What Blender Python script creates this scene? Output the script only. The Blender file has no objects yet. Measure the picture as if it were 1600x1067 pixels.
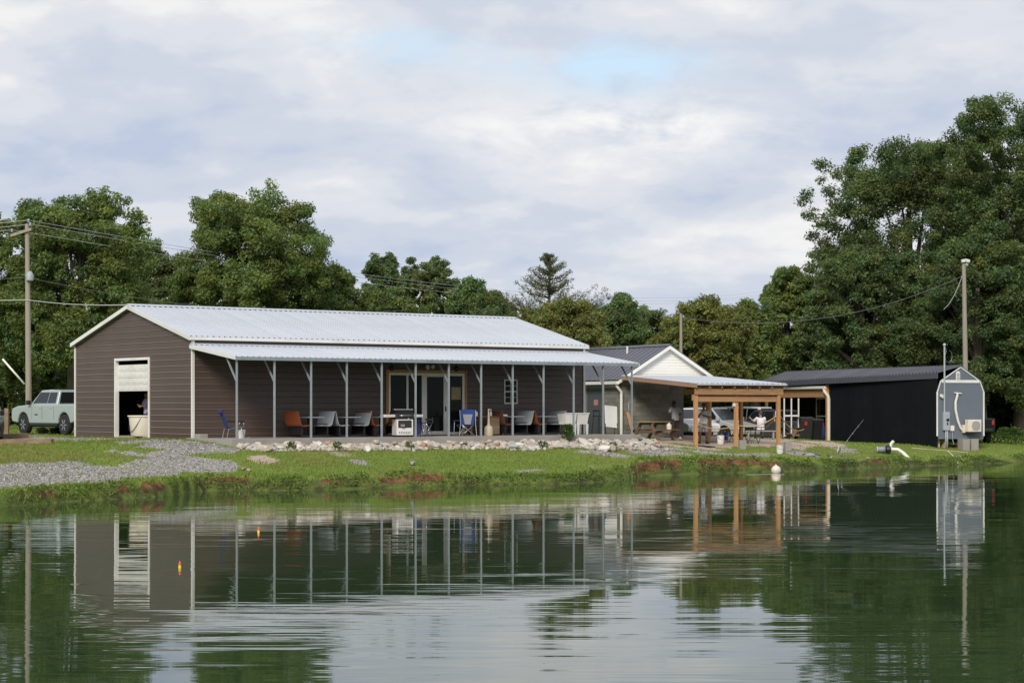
import bpy, bmesh, math, random
import numpy as np
from mathutils import Vector, Matrix
random.seed(7)
rng = np.random.default_rng(11)
scene = bpy.context.scene
COL = scene.collection
R = math.radians

# ------------------------------------------------------------------ camera
F, YH, H = 3083.3, 635.1, 2.69            # focal length and eye level (photo pixels), eye height above the pond
cam_d = bpy.data.cameras.new('camera')
cam = bpy.data.objects.new('camera', cam_d)
COL.objects.link(cam)
cam.location = (0, 0, H)
cam.rotation_euler = (R(90), 0, 0)
cam_d.sensor_width = 36
cam_d.lens = F * 36 / 1600
cam_d.shift_y = (YH - 533.5) / 1600
cam_d.clip_start = 0.5
cam_d.clip_end = 3000
scene.camera = cam

# ------------------------------------------------------------------ light
SUN_EL, SUN_AZ = 33.0, 195.0               # azimuth clockwise from +Y: behind the camera and to the left
world = bpy.data.worlds.new('World')
scene.world = world
world.use_nodes = True
def build_world():
    nt = world.node_tree; N = nt.nodes; K = nt.links
    N.clear()
    out = N.new('ShaderNodeOutputWorld'); bg = N.new('ShaderNodeBackground')
    bg.inputs['Strength'].default_value = 0.1
    sky = N.new('ShaderNodeTexSky'); sky.sky_type = 'NISHITA'; sky.sun_disc = False
    sky.sun_elevation = R(SUN_EL); sky.sun_rotation = R(SUN_AZ)
    tc = N.new('ShaderNodeTexCoord')
    sep = N.new('ShaderNodeSeparateXYZ'); K.new(tc.outputs['Generated'], sep.inputs[0])
    def M(op, a, b=None, c=None, clamp=False):
        n = N.new('ShaderNodeMath'); n.operation = op; n.use_clamp = clamp
        for i, v in enumerate((a, b, c)):
            if v is None: continue
            if isinstance(v, (int, float)): n.inputs[i].default_value = v
            else: K.new(v, n.inputs[i])
        return n.outputs[0]
    # a cloud sheet overhead: project the view direction on a plane
    den = M('ADD', M('MAXIMUM', sep.outputs[2], 0.0), 0.28)
    px = M('DIVIDE', sep.outputs[0], den); py = M('DIVIDE', sep.outputs[1], den)
    cmb = N.new('ShaderNodeCombineXYZ'); K.new(px, cmb.inputs[0]); K.new(py, cmb.inputs[1])
    def noise(scale, detail, rough, off, dist=0.0):
        mp = N.new('ShaderNodeMapping'); mp.inputs['Location'].default_value = off
        K.new(cmb.outputs[0], mp.inputs[0])
        n = N.new('ShaderNodeTexNoise'); n.inputs['Scale'].default_value = scale
        n.inputs['Detail'].default_value = detail; n.inputs['Roughness'].default_value = rough
        n.inputs['Distortion'].default_value = dist
        K.new(mp.outputs[0], n.inputs['Vector']); return n.outputs['Fac']
    def ramp(fac, pts):
        r = N.new('ShaderNodeValToRGB'); r.color_ramp.interpolation = 'EASE'
        e = r.color_ramp.elements
        while len(e) < len(pts): e.new(0.5)
        for i, (p, c) in enumerate(pts):
            e[i].position = p; e[i].color = (*c, 1)
        K.new(fac, r.inputs[0]); return r.outputs[0]
    def mix(f, a, b):
        m = N.new('ShaderNodeMix'); m.data_type = 'RGBA'
        if isinstance(f, (int, float)): m.inputs[0].default_value = f
        else: K.new(f, m.inputs[0])
        for k, v in ((6, a), (7, b)):
            if isinstance(v, tuple): m.inputs[k].default_value = (*v, 1)
            else: K.new(v, m.inputs[k])
        return m.outputs[2]
    big = noise(2.6, 5, 0.5, (3.1, 1.7, 0), 0.15)
    fine = noise(8.5, 7, 0.55, (0.4, 5.2, 0), 0.2)
    v = M('ADD', M('MULTIPLY', big, 0.68), M('MULTIPLY', fine, 0.32))
    cloud = ramp(v, [(0.36, (4.8, 5.45, 6.9)), (0.46, (5.7, 6.2, 7.15)), (0.54, (6.7, 6.95, 7.5)), (0.64, (8.2, 8.2, 8.2))])
    # the thin break where blue shows and the bright cloud rim below it
    def lobe(cx, cz, sx, sz):
        ax = M('DIVIDE', M('SUBTRACT', M('DIVIDE', sep.outputs[0], M('MAXIMUM', sep.outputs[1], 0.05)), cx), sx)
        az = M('DIVIDE', M('SUBTRACT', M('DIVIDE', sep.outputs[2], M('MAXIMUM', sep.outputs[1], 0.05)), cz), sz)
        d = M('ADD', M('MULTIPLY', ax, ax), M('MULTIPLY', az, az))
        return M('POWER', 2.718, M('MULTIPLY', d, -1.0))
    detail = noise(9.0, 8, 0.6, (7.7, 2.2, 0), 0.4)
    wob = M('MULTIPLY', M('SUBTRACT', detail, 0.36), 3.6, clamp=True)
    gap = M('MULTIPLY', M('ADD', lobe(0.045, 0.172, 0.05, 0.014), M('MULTIPLY', lobe(-0.06, 0.184, 0.035, 0.010), 0.8)), wob, clamp=True)
    rim = M('MULTIPLY', M('ADD', lobe(0.045, 0.140, 0.085, 0.018), M('MULTIPLY', lobe(0.09, 0.078, 0.04, 0.014), 0.35)), M('ADD', wob, 0.2), clamp=True)
    c = mix(M('MULTIPLY', rim, 0.9, clamp=True), cloud, (9.6, 9.4, 9.0))
    blue = mix(0.7, sky.outputs[0], (6.6, 8.3, 9.8))
    c = mix(M('MULTIPLY', gap, 1.3, clamp=True), c, blue)
    K.new(c, bg.inputs['Color']); K.new(bg.outputs[0], out.inputs['Surface'])
build_world()
sun_d = bpy.data.lights.new('sun', 'SUN'); sun = bpy.data.objects.new('sun', sun_d); COL.objects.link(sun)
sun_d.energy = 2.7; sun_d.angle = R(16); sun_d.color = (1.0, 0.93, 0.82)
a = R(SUN_AZ)
to_sun = Vector((math.sin(a) * math.cos(R(SUN_EL)), math.cos(a) * math.cos(R(SUN_EL)), math.sin(R(SUN_EL))))
sun.rotation_euler = to_sun.to_track_quat('Z', 'Y').to_euler()
sun.location = (-30, -30, 60)
vs = scene.view_settings
scene.display_settings.display_device = 'sRGB'
vs.view_transform = 'Standard'; vs.look = 'None'; vs.exposure = 0.12; vs.gamma = 1.0; vs.use_curve_mapping = False

# ------------------------------------------------------------------ materials
def lin(hexs):
    s = hexs.lstrip('#'); o = []
    for i in (0, 2, 4):
        c = int(s[i:i + 2], 16) / 255
        o.append(c / 12.92 if c <= 0.04045 else ((c + 0.055) / 1.055) ** 2.4)
    return tuple(o)
def mat(name, col, rough=0.6, metal=0.0, var=0.12, scale=6.0, bump=0.0, bscale=None, spec=0.5, stretch=(1, 1, 1), var2=None, orand=0.08):
    """Principled with a noise-varied base colour; var2 = a second colour worn in by a larger noise."""
    m = bpy.data.materials.new(name); m.use_nodes = True
    nt = m.node_tree; N = nt.nodes; K = nt.links
    b = N['Principled BSDF']
    b.inputs['Roughness'].default_value = rough; b.inputs['Metallic'].default_value = metal
    b.inputs['Specular IOR Level'].default_value = spec
    tc = N.new('ShaderNodeTexCoord'); mp = N.new('ShaderNodeMapping'); mp.inputs['Scale'].default_value = stretch
    K.new(tc.outputs['Object'], mp.inputs[0])
    n = N.new('ShaderNodeTexNoise'); n.inputs['Scale'].default_value = scale; n.inputs['Detail'].default_value = 5
    K.new(mp.outputs[0], n.inputs['Vector'])
    mx = N.new('ShaderNodeMix'); mx.data_type = 'RGBA'
    mx.inputs[6].default_value = (*[c * (1 - var) for c in col], 1)
    mx.inputs[7].default_value = (*[min(1, c * (1 + var)) for c in col], 1)
    K.new(n.outputs['Fac'], mx.inputs[0]); last = mx.outputs[2]
    if var2:
        n2 = N.new('ShaderNodeTexNoise'); n2.inputs['Scale'].default_value = scale * 0.31; n2.inputs['Detail'].default_value = 6
        K.new(mp.outputs[0], n2.inputs['Vector'])
        rp = N.new('ShaderNodeValToRGB'); rp.color_ramp.elements[0].position = 0.5; rp.color_ramp.elements[1].position = 0.72
        K.new(n2.outputs['Fac'], rp.inputs[0])
        m2 = N.new('ShaderNodeMix'); m2.data_type = 'RGBA'; K.new(rp.outputs[0], m2.inputs[0])
        K.new(last, m2.inputs[6]); m2.inputs[7].default_value = (*var2, 1); last = m2.outputs[2]
    oi = N.new('ShaderNodeObjectInfo'); hs = N.new('ShaderNodeHueSaturation'); mr = N.new('ShaderNodeMapRange')
    mr.inputs['To Min'].default_value = 1 - orand; mr.inputs['To Max'].default_value = 1 + orand
    K.new(oi.outputs['Random'], mr.inputs['Value']); K.new(mr.outputs[0], hs.inputs['Value']); K.new(last, hs.inputs['Color'])
    K.new(hs.outputs[0], b.inputs['Base Color'])
    if bump:
        n3 = N.new('ShaderNodeTexNoise'); n3.inputs['Scale'].default_value = bscale or scale * 3; n3.inputs['Detail'].default_value = 6
        K.new(mp.outputs[0], n3.inputs['Vector'])
        bp = N.new('ShaderNodeBump'); bp.inputs['Strength'].default_value = 0.6; bp.inputs['Distance'].default_value = bump
        K.new(n3.outputs['Fac'], bp.inputs['Height']); K.new(bp.outputs[0], b.inputs['Normal'])
    return m
MT = dict(
    brown=mat('brown_metal', (0.080, 0.053, 0.041), 0.40, 0, 0.10, 1.5, 0.002, 2.5, var2=(0.092, 0.063, 0.050)),
    roofw=mat('white_roof_metal', (0.49, 0.52, 0.575), 0.45, 0.0, 0.03, 0.9, 0.001, 3, orand=0.02, var2=(0.43, 0.46, 0.51)),
    trim=mat('white_trim', (0.72, 0.72, 0.70), 0.4, 0, 0.05, 3, var2=(0.62, 0.61, 0.57)),
    galv=mat('galvanised_steel', (0.33, 0.37, 0.39), 0.42, 0.35, 0.15, 5, var2=(0.26, 0.30, 0.32)),
    concrete=mat('concrete', (0.30, 0.28, 0.255), 0.85, 0, 0.18, 2.2, 0.004, 20, var2=(0.27, 0.24, 0.20)),
    block=mat('concrete_block', (0.19, 0.18, 0.16), 0.9, 0, 0.16, 3.5, 0.004, 40, orand=0.2, var2=(0.23, 0.215, 0.19)),
    mortar=mat('mortar', (0.19, 0.18, 0.165), 0.95, 0, 0.1, 6),
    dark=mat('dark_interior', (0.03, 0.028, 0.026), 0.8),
    glass=mat('dark_glass', (0.012, 0.014, 0.014), 0.06, 0, 0.1, 2, spec=0.1),
    cglass=mat('car_glass', (0.012, 0.014, 0.016), 0.05, 0, 0.1, 2, spec=0.4),
    white=mat('white_plastic', (0.72, 0.71, 0.68), 0.45, 0, 0.06, 4, var2=(0.62, 0.60, 0.55)),
    cream=mat('cream_plastic', (0.72, 0.66, 0.56), 0.5, 0, 0.06, 3, var2=(0.62, 0.55, 0.45)),
    vinyl=mat('white_vinyl', (0.85, 0.84, 0.79), 0.5, 0, 0.03, 2),
    black=mat('black_plastic', (0.012, 0.012, 0.013), 0.45, 0, 0.3, 5),
    blackm=mat('black_metal', (0.008, 0.009, 0.012), 0.85, 0.0, 0.2, 3, spec=0.08, var2=(0.011, 0.011, 0.013)),
    roofb=mat('dark_roof_metal', (0.085, 0.090, 0.11), 0.40, 0.0, 0.12, 1.5, var2=(0.10, 0.105, 0.125)),
    rubber=mat('rubber', (0.016, 0.016, 0.016), 0.8, 0, 0.3, 9),
    chrome=mat('bright_metal', (0.55, 0.55, 0.56), 0.25, 0.9, 0.05),
    wood=mat('new_lumber', (0.50, 0.265, 0.115), 0.75, 0, 0.35, 6, 0.004, 18, stretch=(5, 5, 0.5), var2=(0.40, 0.20, 0.085)),
    woodb=mat('new_beam', (0.38, 0.205, 0.10), 0.75, 0, 0.35, 6, 0.004, 18, stretch=(0.5, 5, 5), var2=(0.28, 0.145, 0.07)),
    oldwood=mat('weathered_wood', (0.20, 0.135, 0.085), 0.85, 0, 0.3, 5, 0.004, 18, stretch=(0.4, 3, 3), var2=(0.27, 0.20, 0.13)),
    yellowwood=mat('yellowed_wood', (0.38, 0.27, 0.12), 0.8, 0, 0.25, 5, 0.003, 18, stretch=(0.4, 3, 3)),
    pole=mat('pole_wood', (0.29, 0.26, 0.21), 0.9, 0, 0.25, 4, 0.006, 14, stretch=(4, 4, 0.25), var2=(0.22, 0.18, 0.14)),
    bark=mat('bark', (0.13, 0.105, 0.085), 0.95, 0, 0.35, 3, 0.02, 8, stretch=(2, 2, 0.5)),
    slate=mat('slate_grey_paint', (0.135, 0.155, 0.19), 0.5, 0, 0.06, 2, var2=(0.12, 0.14, 0.17)),
    elec=mat('grey_enamel', (0.34, 0.38, 0.41), 0.45, 0, 0.07, 5),
    doorg=mat('grey_door_paint', (0.075, 0.085, 0.095), 0.5, 0, 0.08, 2),
    sage=mat('sage_grey_paint', (0.35, 0.41, 0.40), 0.22, 0.0, 0.03, 2, spec=0.5),
    silver=mat('silver_paint', (0.50, 0.51, 0.52), 0.25, 0.4, 0.04, 2),
    whitep=mat('white_paint', (0.74, 0.74, 0.74), 0.25, 0, 0.03, 2),
    charcoal=mat('charcoal_paint', (0.06, 0.065, 0.075), 0.25, 0.2, 0.05, 2),
    blackp=mat('black_paint', (0.010, 0.010, 0.011), 0.2, 0, 0.1, 2),
    red=mat('red_lens', (0.45, 0.02, 0.02), 0.25), lens=mat('clear_lens', (0.65, 0.66, 0.68), 0.12),
    navy=mat('navy_fabric', (0.02, 0.03, 0.12), 0.8, 0, 0.2, 9), blue=mat('blue_fabric', (0.02, 0.055, 0.23), 0.8, 0, 0.2, 9),
    bluep=mat('blue_plastic', (0.02, 0.045, 0.26), 0.4), mesh=mat('grey_mesh', (0.27, 0.28, 0.29), 0.8, 0, 0.2, 30),
    orange=mat('orange_shell', (0.27, 0.072, 0.02), 0.5, 0, 0.12, 4), greyshell=mat('grey_shell', (0.31, 0.345, 0.38), 0.5, 0, 0.08, 4),
    tan=mat('tan_plastic', (0.50, 0.42, 0.30), 0.55, 0, 0.08, 5), maroon=mat('brown_laminate', (0.14, 0.06, 0.035), 0.5, 0, 0.15, 4),
    clayb=mat('clay', (0.30, 0.13, 0.07), 0.95), rope=mat('rope', (0.55, 0.36, 0.13), 0.9, 0, 0.15, 30),
    floato=mat('orange_float', (0.85, 0.09, 0.02), 0.35), floaty=mat('yellow_float', (0.90, 0.70, 0.05), 0.35),
    skin=mat('skin', (0.33, 0.19, 0.13), 0.55, 0, 0.08, 20), skind=mat('brown_skin', (0.10, 0.055, 0.038), 0.5, 0, 0.08, 20),
    hair=mat('dark_hair', (0.018, 0.014, 0.012), 0.7), hairb=mat('brown_hair', (0.07, 0.045, 0.03), 0.7),
    shirtg=mat('grey_cotton', (0.34, 0.335, 0.36), 0.9, 0, 0.12, 8), shirtl=mat('pale_grey_cotton', (0.46, 0.45, 0.46), 0.9, 0, 0.12, 8),
    shirtw=mat('white_cotton', (0.70, 0.68, 0.72), 0.9, 0, 0.1, 8), lav=mat('lavender_cotton', (0.45, 0.38, 0.55), 0.9),
    trous=mat('dark_trousers', (0.045, 0.03, 0.028), 0.9, 0, 0.2, 8), shortsg=mat('grey_shorts', (0.17, 0.16, 0.165), 0.9, 0, 0.15, 8),
    boots=mat('tan_boots', (0.42, 0.36, 0.27), 0.8), wire=mat('wire', (0.20, 0.21, 0.21), 0.5, 0.5), wirew=mat('pale_wire', (0.5, 0.5, 0.5), 0.5),
    pink=mat('faded_sign', (0.50, 0.22, 0.18), 0.6), beige=mat('beige_cloth', (0.42, 0.35, 0.20), 0.9, 0, 0.5, 8),
)

def glint_ribs(m):
    """the raised rib of each siding course is painted paler to stand in for sky glint"""
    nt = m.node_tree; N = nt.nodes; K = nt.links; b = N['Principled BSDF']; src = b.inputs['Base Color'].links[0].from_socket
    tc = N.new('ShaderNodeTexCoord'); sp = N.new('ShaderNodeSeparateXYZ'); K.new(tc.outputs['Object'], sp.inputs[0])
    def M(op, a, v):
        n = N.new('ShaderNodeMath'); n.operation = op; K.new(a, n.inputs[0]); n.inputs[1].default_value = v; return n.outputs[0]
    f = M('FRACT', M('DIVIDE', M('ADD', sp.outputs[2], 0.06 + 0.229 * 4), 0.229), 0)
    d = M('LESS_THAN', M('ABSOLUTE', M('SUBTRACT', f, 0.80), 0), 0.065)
    mx = N.new('ShaderNodeMix'); mx.data_type = 'RGBA'; K.new(M('MULTIPLY', d, 0.8), mx.inputs[0]); K.new(src, mx.inputs[6]); mx.inputs[7].default_value = (0.20, 0.155, 0.135, 1)  # pale stripe paints the glint of sun and sky along each rib
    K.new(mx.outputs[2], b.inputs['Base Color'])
glint_ribs(MT['brown'])

# ------------------------------------------------------------------ mesh helpers
class MB:
    """collects shapes; build() links them as one mesh object"""
    def __init__(s): s.v = []; s.f = []; s.sm = []
    def add(s, vs, fs, smooth=False):
        o = len(s.v); s.v += [tuple(p) for p in vs]
        for f in fs: s.f.append(tuple(i + o for i in f)); s.sm.append(smooth)
        return s
    def box(s, x0, x1, y0, y1, z0, z1, rot=None, about=None):
        vs = [Vector((x, y, z)) for z in (z0, z1) for y in (y0, y1) for x in (x0, x1)]
        if rot is not None:
            c = Vector(about) if about is not None else Vector(((x0 + x1) / 2, (y0 + y1) / 2, (z0 + z1) / 2))
            vs = [rot @ (p - c) + c for p in vs]
        return s.add(vs, [(0, 2, 3, 1), (4, 5, 7, 6), (0, 1, 5, 4), (2, 6, 7, 3), (0, 4, 6, 2), (1, 3, 7, 5)])
    def bar(s, p0, p1, w, h=None, up=(0, 0, 1)):
        """a rectangular bar from p0 to p1"""
        h = h or w; p0 = Vector(p0); p1 = Vector(p1); d = (p1 - p0).normalized(); u = Vector(up)
        if abs(d.dot(u)) > 0.98: u = Vector((0, 1, 0))
        a = d.cross(u).normalized(); b = a.cross(d).normalized()
        vs = [p + a * (w / 2 * i) + b * (h / 2 * j) for p in (p0, p1) for i, j in ((-1, -1), (1, -1), (1, 1), (-1, 1))]
        return s.add(vs, [(3, 2, 1, 0), (4, 5, 6, 7), (0, 1, 5, 4), (1, 2, 6, 5), (2, 3, 7, 6), (3, 0, 4, 7)])
    def tube(s, pts, r, n=8, smooth=True, cap=True):
        pts = [Vector(p) for p in pts]; m = len(pts)
        rs = r if isinstance(r, (list, tuple)) else [r] * m
        vs = []; ref = None
        for i, p in enumerate(pts):
            d = (pts[min(i + 1, m - 1)] - pts[max(i - 1, 0)]).normalized()
            if ref is None: ref = Vector((0, 0, 1)) if abs(d.z) < 0.9 else Vector((1, 0, 0))
            a = d.cross(ref).normalized(); b = a.cross(d).normalized(); ref = b
            for k in range(n):
                t = 2 * math.pi * k / n; vs.append(p + (a * math.cos(t) + b * math.sin(t)) * rs[i])
        fs = [(i * n + k, i * n + (k + 1) % n, (i + 1) * n + (k + 1) % n, (i + 1) * n + k) for i in range(m - 1) for k in range(n)]
        s.add(vs, fs, smooth)
        if cap:
            o = len(s.v) - len(vs)
            s.f.append(tuple(o + k for k in reversed(range(n)))); s.sm.append(False)
            s.f.append(tuple(o + (m - 1) * n + k for k in range(n))); s.sm.append(False)
        return s
    def lathe(s, prof, c=(0, 0, 0), n=20, smooth=True, axis='z'):
        vs = []; fs = []; c = Vector(c)
        for r, z in prof:
            for k in range(n):
                t = 2 * math.pi * k / n; p = Vector((r * math.cos(t), r * math.sin(t), z))
                if axis == 'y': p = Vector((p.x, p.z, p.y))
                if axis == 'x': p = Vector((p.z, p.x, p.y))
                vs.append(p + c)
        for i in range(len(prof) - 1):
            for k in range(n):
                fs.append((i * n + k, i * n + (k + 1) % n, (i + 1) * n + (k + 1) % n, (i + 1) * n + k))
        fs.append(tuple(reversed(range(n)))); fs.append(tuple((len(prof) - 1) * n + k for k in range(n)))
        return s.add(vs, fs, smooth)
    def ball(s, c, r, n=10, m=7, sc=(1, 1, 1)):
        vs = []; fs = []; c = Vector(c)
        for i in range(m + 1):
            a = math.pi * i / m - math.pi / 2
            for k in range(n):
                t = 2 * math.pi * k / n
                vs.append(c + Vector((math.cos(a) * math.cos(t) * sc[0], math.cos(a) * math.sin(t) * sc[1], math.sin(a) * sc[2])) * r)
        for i in range(m):
            for k in range(n): fs.append((i * n + k, i * n + (k + 1) % n, (i + 1) * n + (k + 1) % n, (i + 1) * n + k))
        return s.add(vs, fs, True)
    def prism(s, poly, y0, y1, plane='xz'):
        """polygon in xz (or yz / xy) extruded along the remaining axis"""
        n = len(poly)
        def P(a, b, c):
            return {'xz': (a, c, b), 'yz': (c, a, b), 'xy': (a, b, c)}[plane]
        vs = [P(a, b, y0) for a, b in poly] + [P(a, b, y1) for a, b in poly]
        fs = [tuple(range(n)), tuple(reversed(range(n, 2 * n)))] + [(k, k + n, (k + 1) % n + n, (k + 1) % n) for k in range(n)]
        return s.add(vs, fs)
    def mesh(s, name, m):
        me = bpy.data.meshes.new(name); me.from_pydata(s.v, [], s.f)
        me.polygons.foreach_set('use_smooth', s.sm); me.materials.append(m)
        bm = bmesh.new(); bm.from_mesh(me); bmesh.ops.recalc_face_normals(bm, faces=bm.faces[:])
        for e in bm.edges:
            if len(e.link_faces) == 2 and e.calc_face_angle() > 0.75: e.smooth = False
        bm.to_mesh(me); bm.free()
        return me
    def build(s, name, m, parent=None, bevel=0.0, seg=2, loc=None, rot=None):
        o = bpy.data.objects.new(name, s.mesh(name, m)); COL.objects.link(o)
        if parent: o.parent = parent
        if loc is not None: o.location = loc
        if rot is not None: o.rotation_euler = rot
        if bevel:
            b = o.modifiers.new('bevel', 'BEVEL'); b.width = bevel; b.segments = seg; b.limit_method = 'ANGLE'
        return o
def tag(o, label=None, cat=None, group=None, kind=None):
    if label: o['label'] = label
    if cat: o['category'] = cat
    if group: o['group'] = group
    if kind: o['kind'] = kind
    return o
def thing(name, label, cat, loc=(0, 0, 0), rz=0.0, group=None):
    o = bpy.data.objects.new(name, None); COL.objects.link(o); o.empty_display_size = 0.2
    o.location = loc; o.rotation_euler = (0, 0, rz)
    return tag(o, label, cat, group)
def inst(me, name, parent=None, loc=(0, 0, 0), rot=(0, 0, 0), sc=None):
    o = bpy.data.objects.new(name, me); COL.objects.link(o); o.parent = parent; o.location = loc; o.rotation_euler = rot
    if sc: o.scale = sc
    return o
def dup(root, loc, rz, label, group=None, swap=None):
    """copy a thing with copies of its parts and their sub-parts"""
    r = root.copy(); COL.objects.link(r); r.location = loc; r.rotation_euler = (0, 0, rz); r['label'] = label
    if group: r['group'] = group
    for ch in list(root.children):
        c = ch.copy(); COL.objects.link(c); c.parent = r
        for g in ch.children:
            d = g.copy(); COL.objects.link(d); d.parent = c
    return r
def at(u, v, D):
    """the world point at distance D seen at photo pixel (u, v)"""
    return Vector(((u - 800) * D / F, D, H - (v - YH) * D / F))
def zat(v, D): return H - (v - YH) * D / F
def xat(u, D): return (u - 800) * D / F

# ------------------------------------------------------------------ plan of the place
TH = 0.645                                   # the long building runs 37 degrees away to the right
E1 = Vector((math.cos(TH), math.sin(TH), 0)); E2 = Vector((-math.sin(TH), math.cos(TH), 0))
P_DEPTH, B_W, B_L, BAY = 3.297, 10.118, 18.45, 1.524
Z_SLAB, H_EAVE, H_RIDGE, H_PE, H_PT = 1.55, 3.707, 5.03, 2.842, 3.347
CORNER = Vector((-9.717, 69.67, 0)) + E2 * P_DEPTH
def BW(s, t, z=0.0): return CORNER + E1 * s + E2 * t + Vector((0, 0, z))
def solve_u(u, p, d):
    k = (u - 800) / F
    return (k * p.y - p.x) / (d.x - k * d.y)
def front_s(u, t=0.0): return solve_u(u, BW(0, t), E1)
def gable_t(u): return solve_u(u, BW(0, 0), E2)

WATER = [(-260, 838), (-120, 815), (0, 793), (94, 785), (156, 781), (256, 775), (312, 767.5), (390, 766), (430, 766.7), (520, 765), (610, 761.5), (700, 759),
         (775, 757.5), (875, 756), (937, 753), (975, 749.5), (1000, 744), (1052, 742), (1087, 741), (1120, 739.5), (1208, 737), (1262, 736), (1320, 733), (1380, 731),
         (1420, 728.5), (1500, 726), (1600, 722), (1700, 719), (1900, 715)]
LIP = [(-260, 805), (-120, 784), (0, 766), (94, 761), (156, 755.5), (256, 748), (312, 744), (390, 745.5), (430, 744), (520, 746), (610, 741), (655, 737.5), (690, 741), (775, 745),
       (870, 742), (940, 738), (975, 733), (1000, 718), (1060, 717), (1150, 717), (1210, 718), (1300, 721), (1380, 716), (1500, 716.5), (1600, 714), (1700, 712), (1900, 709)]
wu = np.array([p[0] for p in WATER]); wv = np.array([p[1] for p in WATER]); wd = F * H / (wv - YH)
WX = (wu - 800) * wd / F; WY = wd
WX = np.concatenate([[-400, -60, -30], WX, [70, 400]]); WY = np.concatenate([[20, 22, 33], WY, [112, 118]])
def water_y(x): return np.interp(x, WX, WY)
lu = np.array([p[0] for p in LIP]); lv = np.array([p[1] for p in LIP])
LW = 0.85
ld = np.interp(lu, wu, wd) + LW
lz = H - (lv - YH) * ld / F; lx = (lu - 800) * ld / F
def lip_z(x): return np.interp(x, lx, lz)
ctrl = [(x, d, z) for x, d, z in zip(lx, ld, lz)]
def cp(u, v, D): p = at(u, v, D); ctrl.append((p.x, p.y, p.z))
for q in [(0, 725, 62.9), (0, 745, 56.5), (60, 690, 76), (40, 681.5, 83), (110, 684, 80), (200, 712, 67), (330, 716, 66.5), (-150, 700, 70), (1087, 698.7, 84.5), (1035, 687.5, 86),
          (1150, 698, 85.5), (1216, 692.5, 86.6), (1099, 690, 90), (1218, 709, 84.4), (1160, 709, 82.6), (1294, 691, 105), (1380, 694, 101.5), (1500, 702.5, 97), (1464, 697, 97),
          (1600, 690, 105), (1600, 702, 97), (1200, 684, 97), (1120, 683, 100), (1000, 707, 79.5), (1310, 711, 88), (1400, 708, 92)]: cp(*q)
for s in (-1.0, 0.5): ctrl.append((*BW(s, -0.4)[:2], 1.47))
for t in (2.5, 5, 7.5, 10, 14): ctrl.append((*BW(-0.6, t)[:2], 1.47))
for s in (0.3, 4, 8, 12, 16, 18.3): ctrl.append((*BW(s, -P_DEPTH - 1.35)[:2], 1.06 - 0.004 * s)); ctrl.append((*BW(s, -P_DEPTH + 0.2)[:2], 1.34))
for s in (3, 10, 17): ctrl.append((*BW(s, 3)[:2], 1.42)); ctrl.append((*BW(s, 12)[:2], 1.42))
for x, y, z in [(4.96, 90.3, 1.30), (7.9, 91.8, 1.28), (2.1, 97, 1.35), (-45, 110, 1.6), (-25, 110, 1.5), (0, 115, 1.3), (20, 122, 1.0), (45, 122, 1.1), (-30, 60, 1.0), (-45, 80, 1.3), (32, 112, 1.0), (45, 108, 0.9)]: ctrl.append((x, y, z))
CT = np.array(ctrl)
def _tps():
    n = len(CT); d = np.hypot(CT[:, None, 0] - CT[None, :, 0], CT[:, None, 1] - CT[None, :, 1]) / 10
    K = np.where(d > 0, d * d * np.log(d + 1e-9), 0) + np.eye(n) * 0.03
    P = np.c_[np.ones(n), CT[:, 0] / 10, CT[:, 1] / 10]
    A = np.block([[K, P], [P.T, np.zeros((3, 3))]])
    return np.linalg.solve(A, np.r_[CT[:, 2], 0, 0, 0])
TPS = _tps()
def upper_z(x, y):
    x = np.asarray(x, float).ravel(); y = np.asarray(y, float).ravel(); out = np.empty_like(x)
    xc = np.clip(x, -40, 55); yc = np.clip(y, 40, 124)
    for i in range(0, len(x), 20000):
        xx, yy = xc[i:i + 20000], yc[i:i + 20000]
        d = np.hypot(xx[:, None] - CT[None, :, 0], yy[:, None] - CT[None, :, 1]) / 10
        out[i:i + 20000] = np.where(d > 0, d * d * np.log(d + 1e-9), 0) @ TPS[:-3] + TPS[-3] + TPS[-2] * xx / 10 + TPS[-1] * yy / 10
    far = np.clip((np.hypot(x - 5, y - 80) - 48) / 30, 0, 1)
    return out * (1 - far) + 1.2 * far
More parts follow.
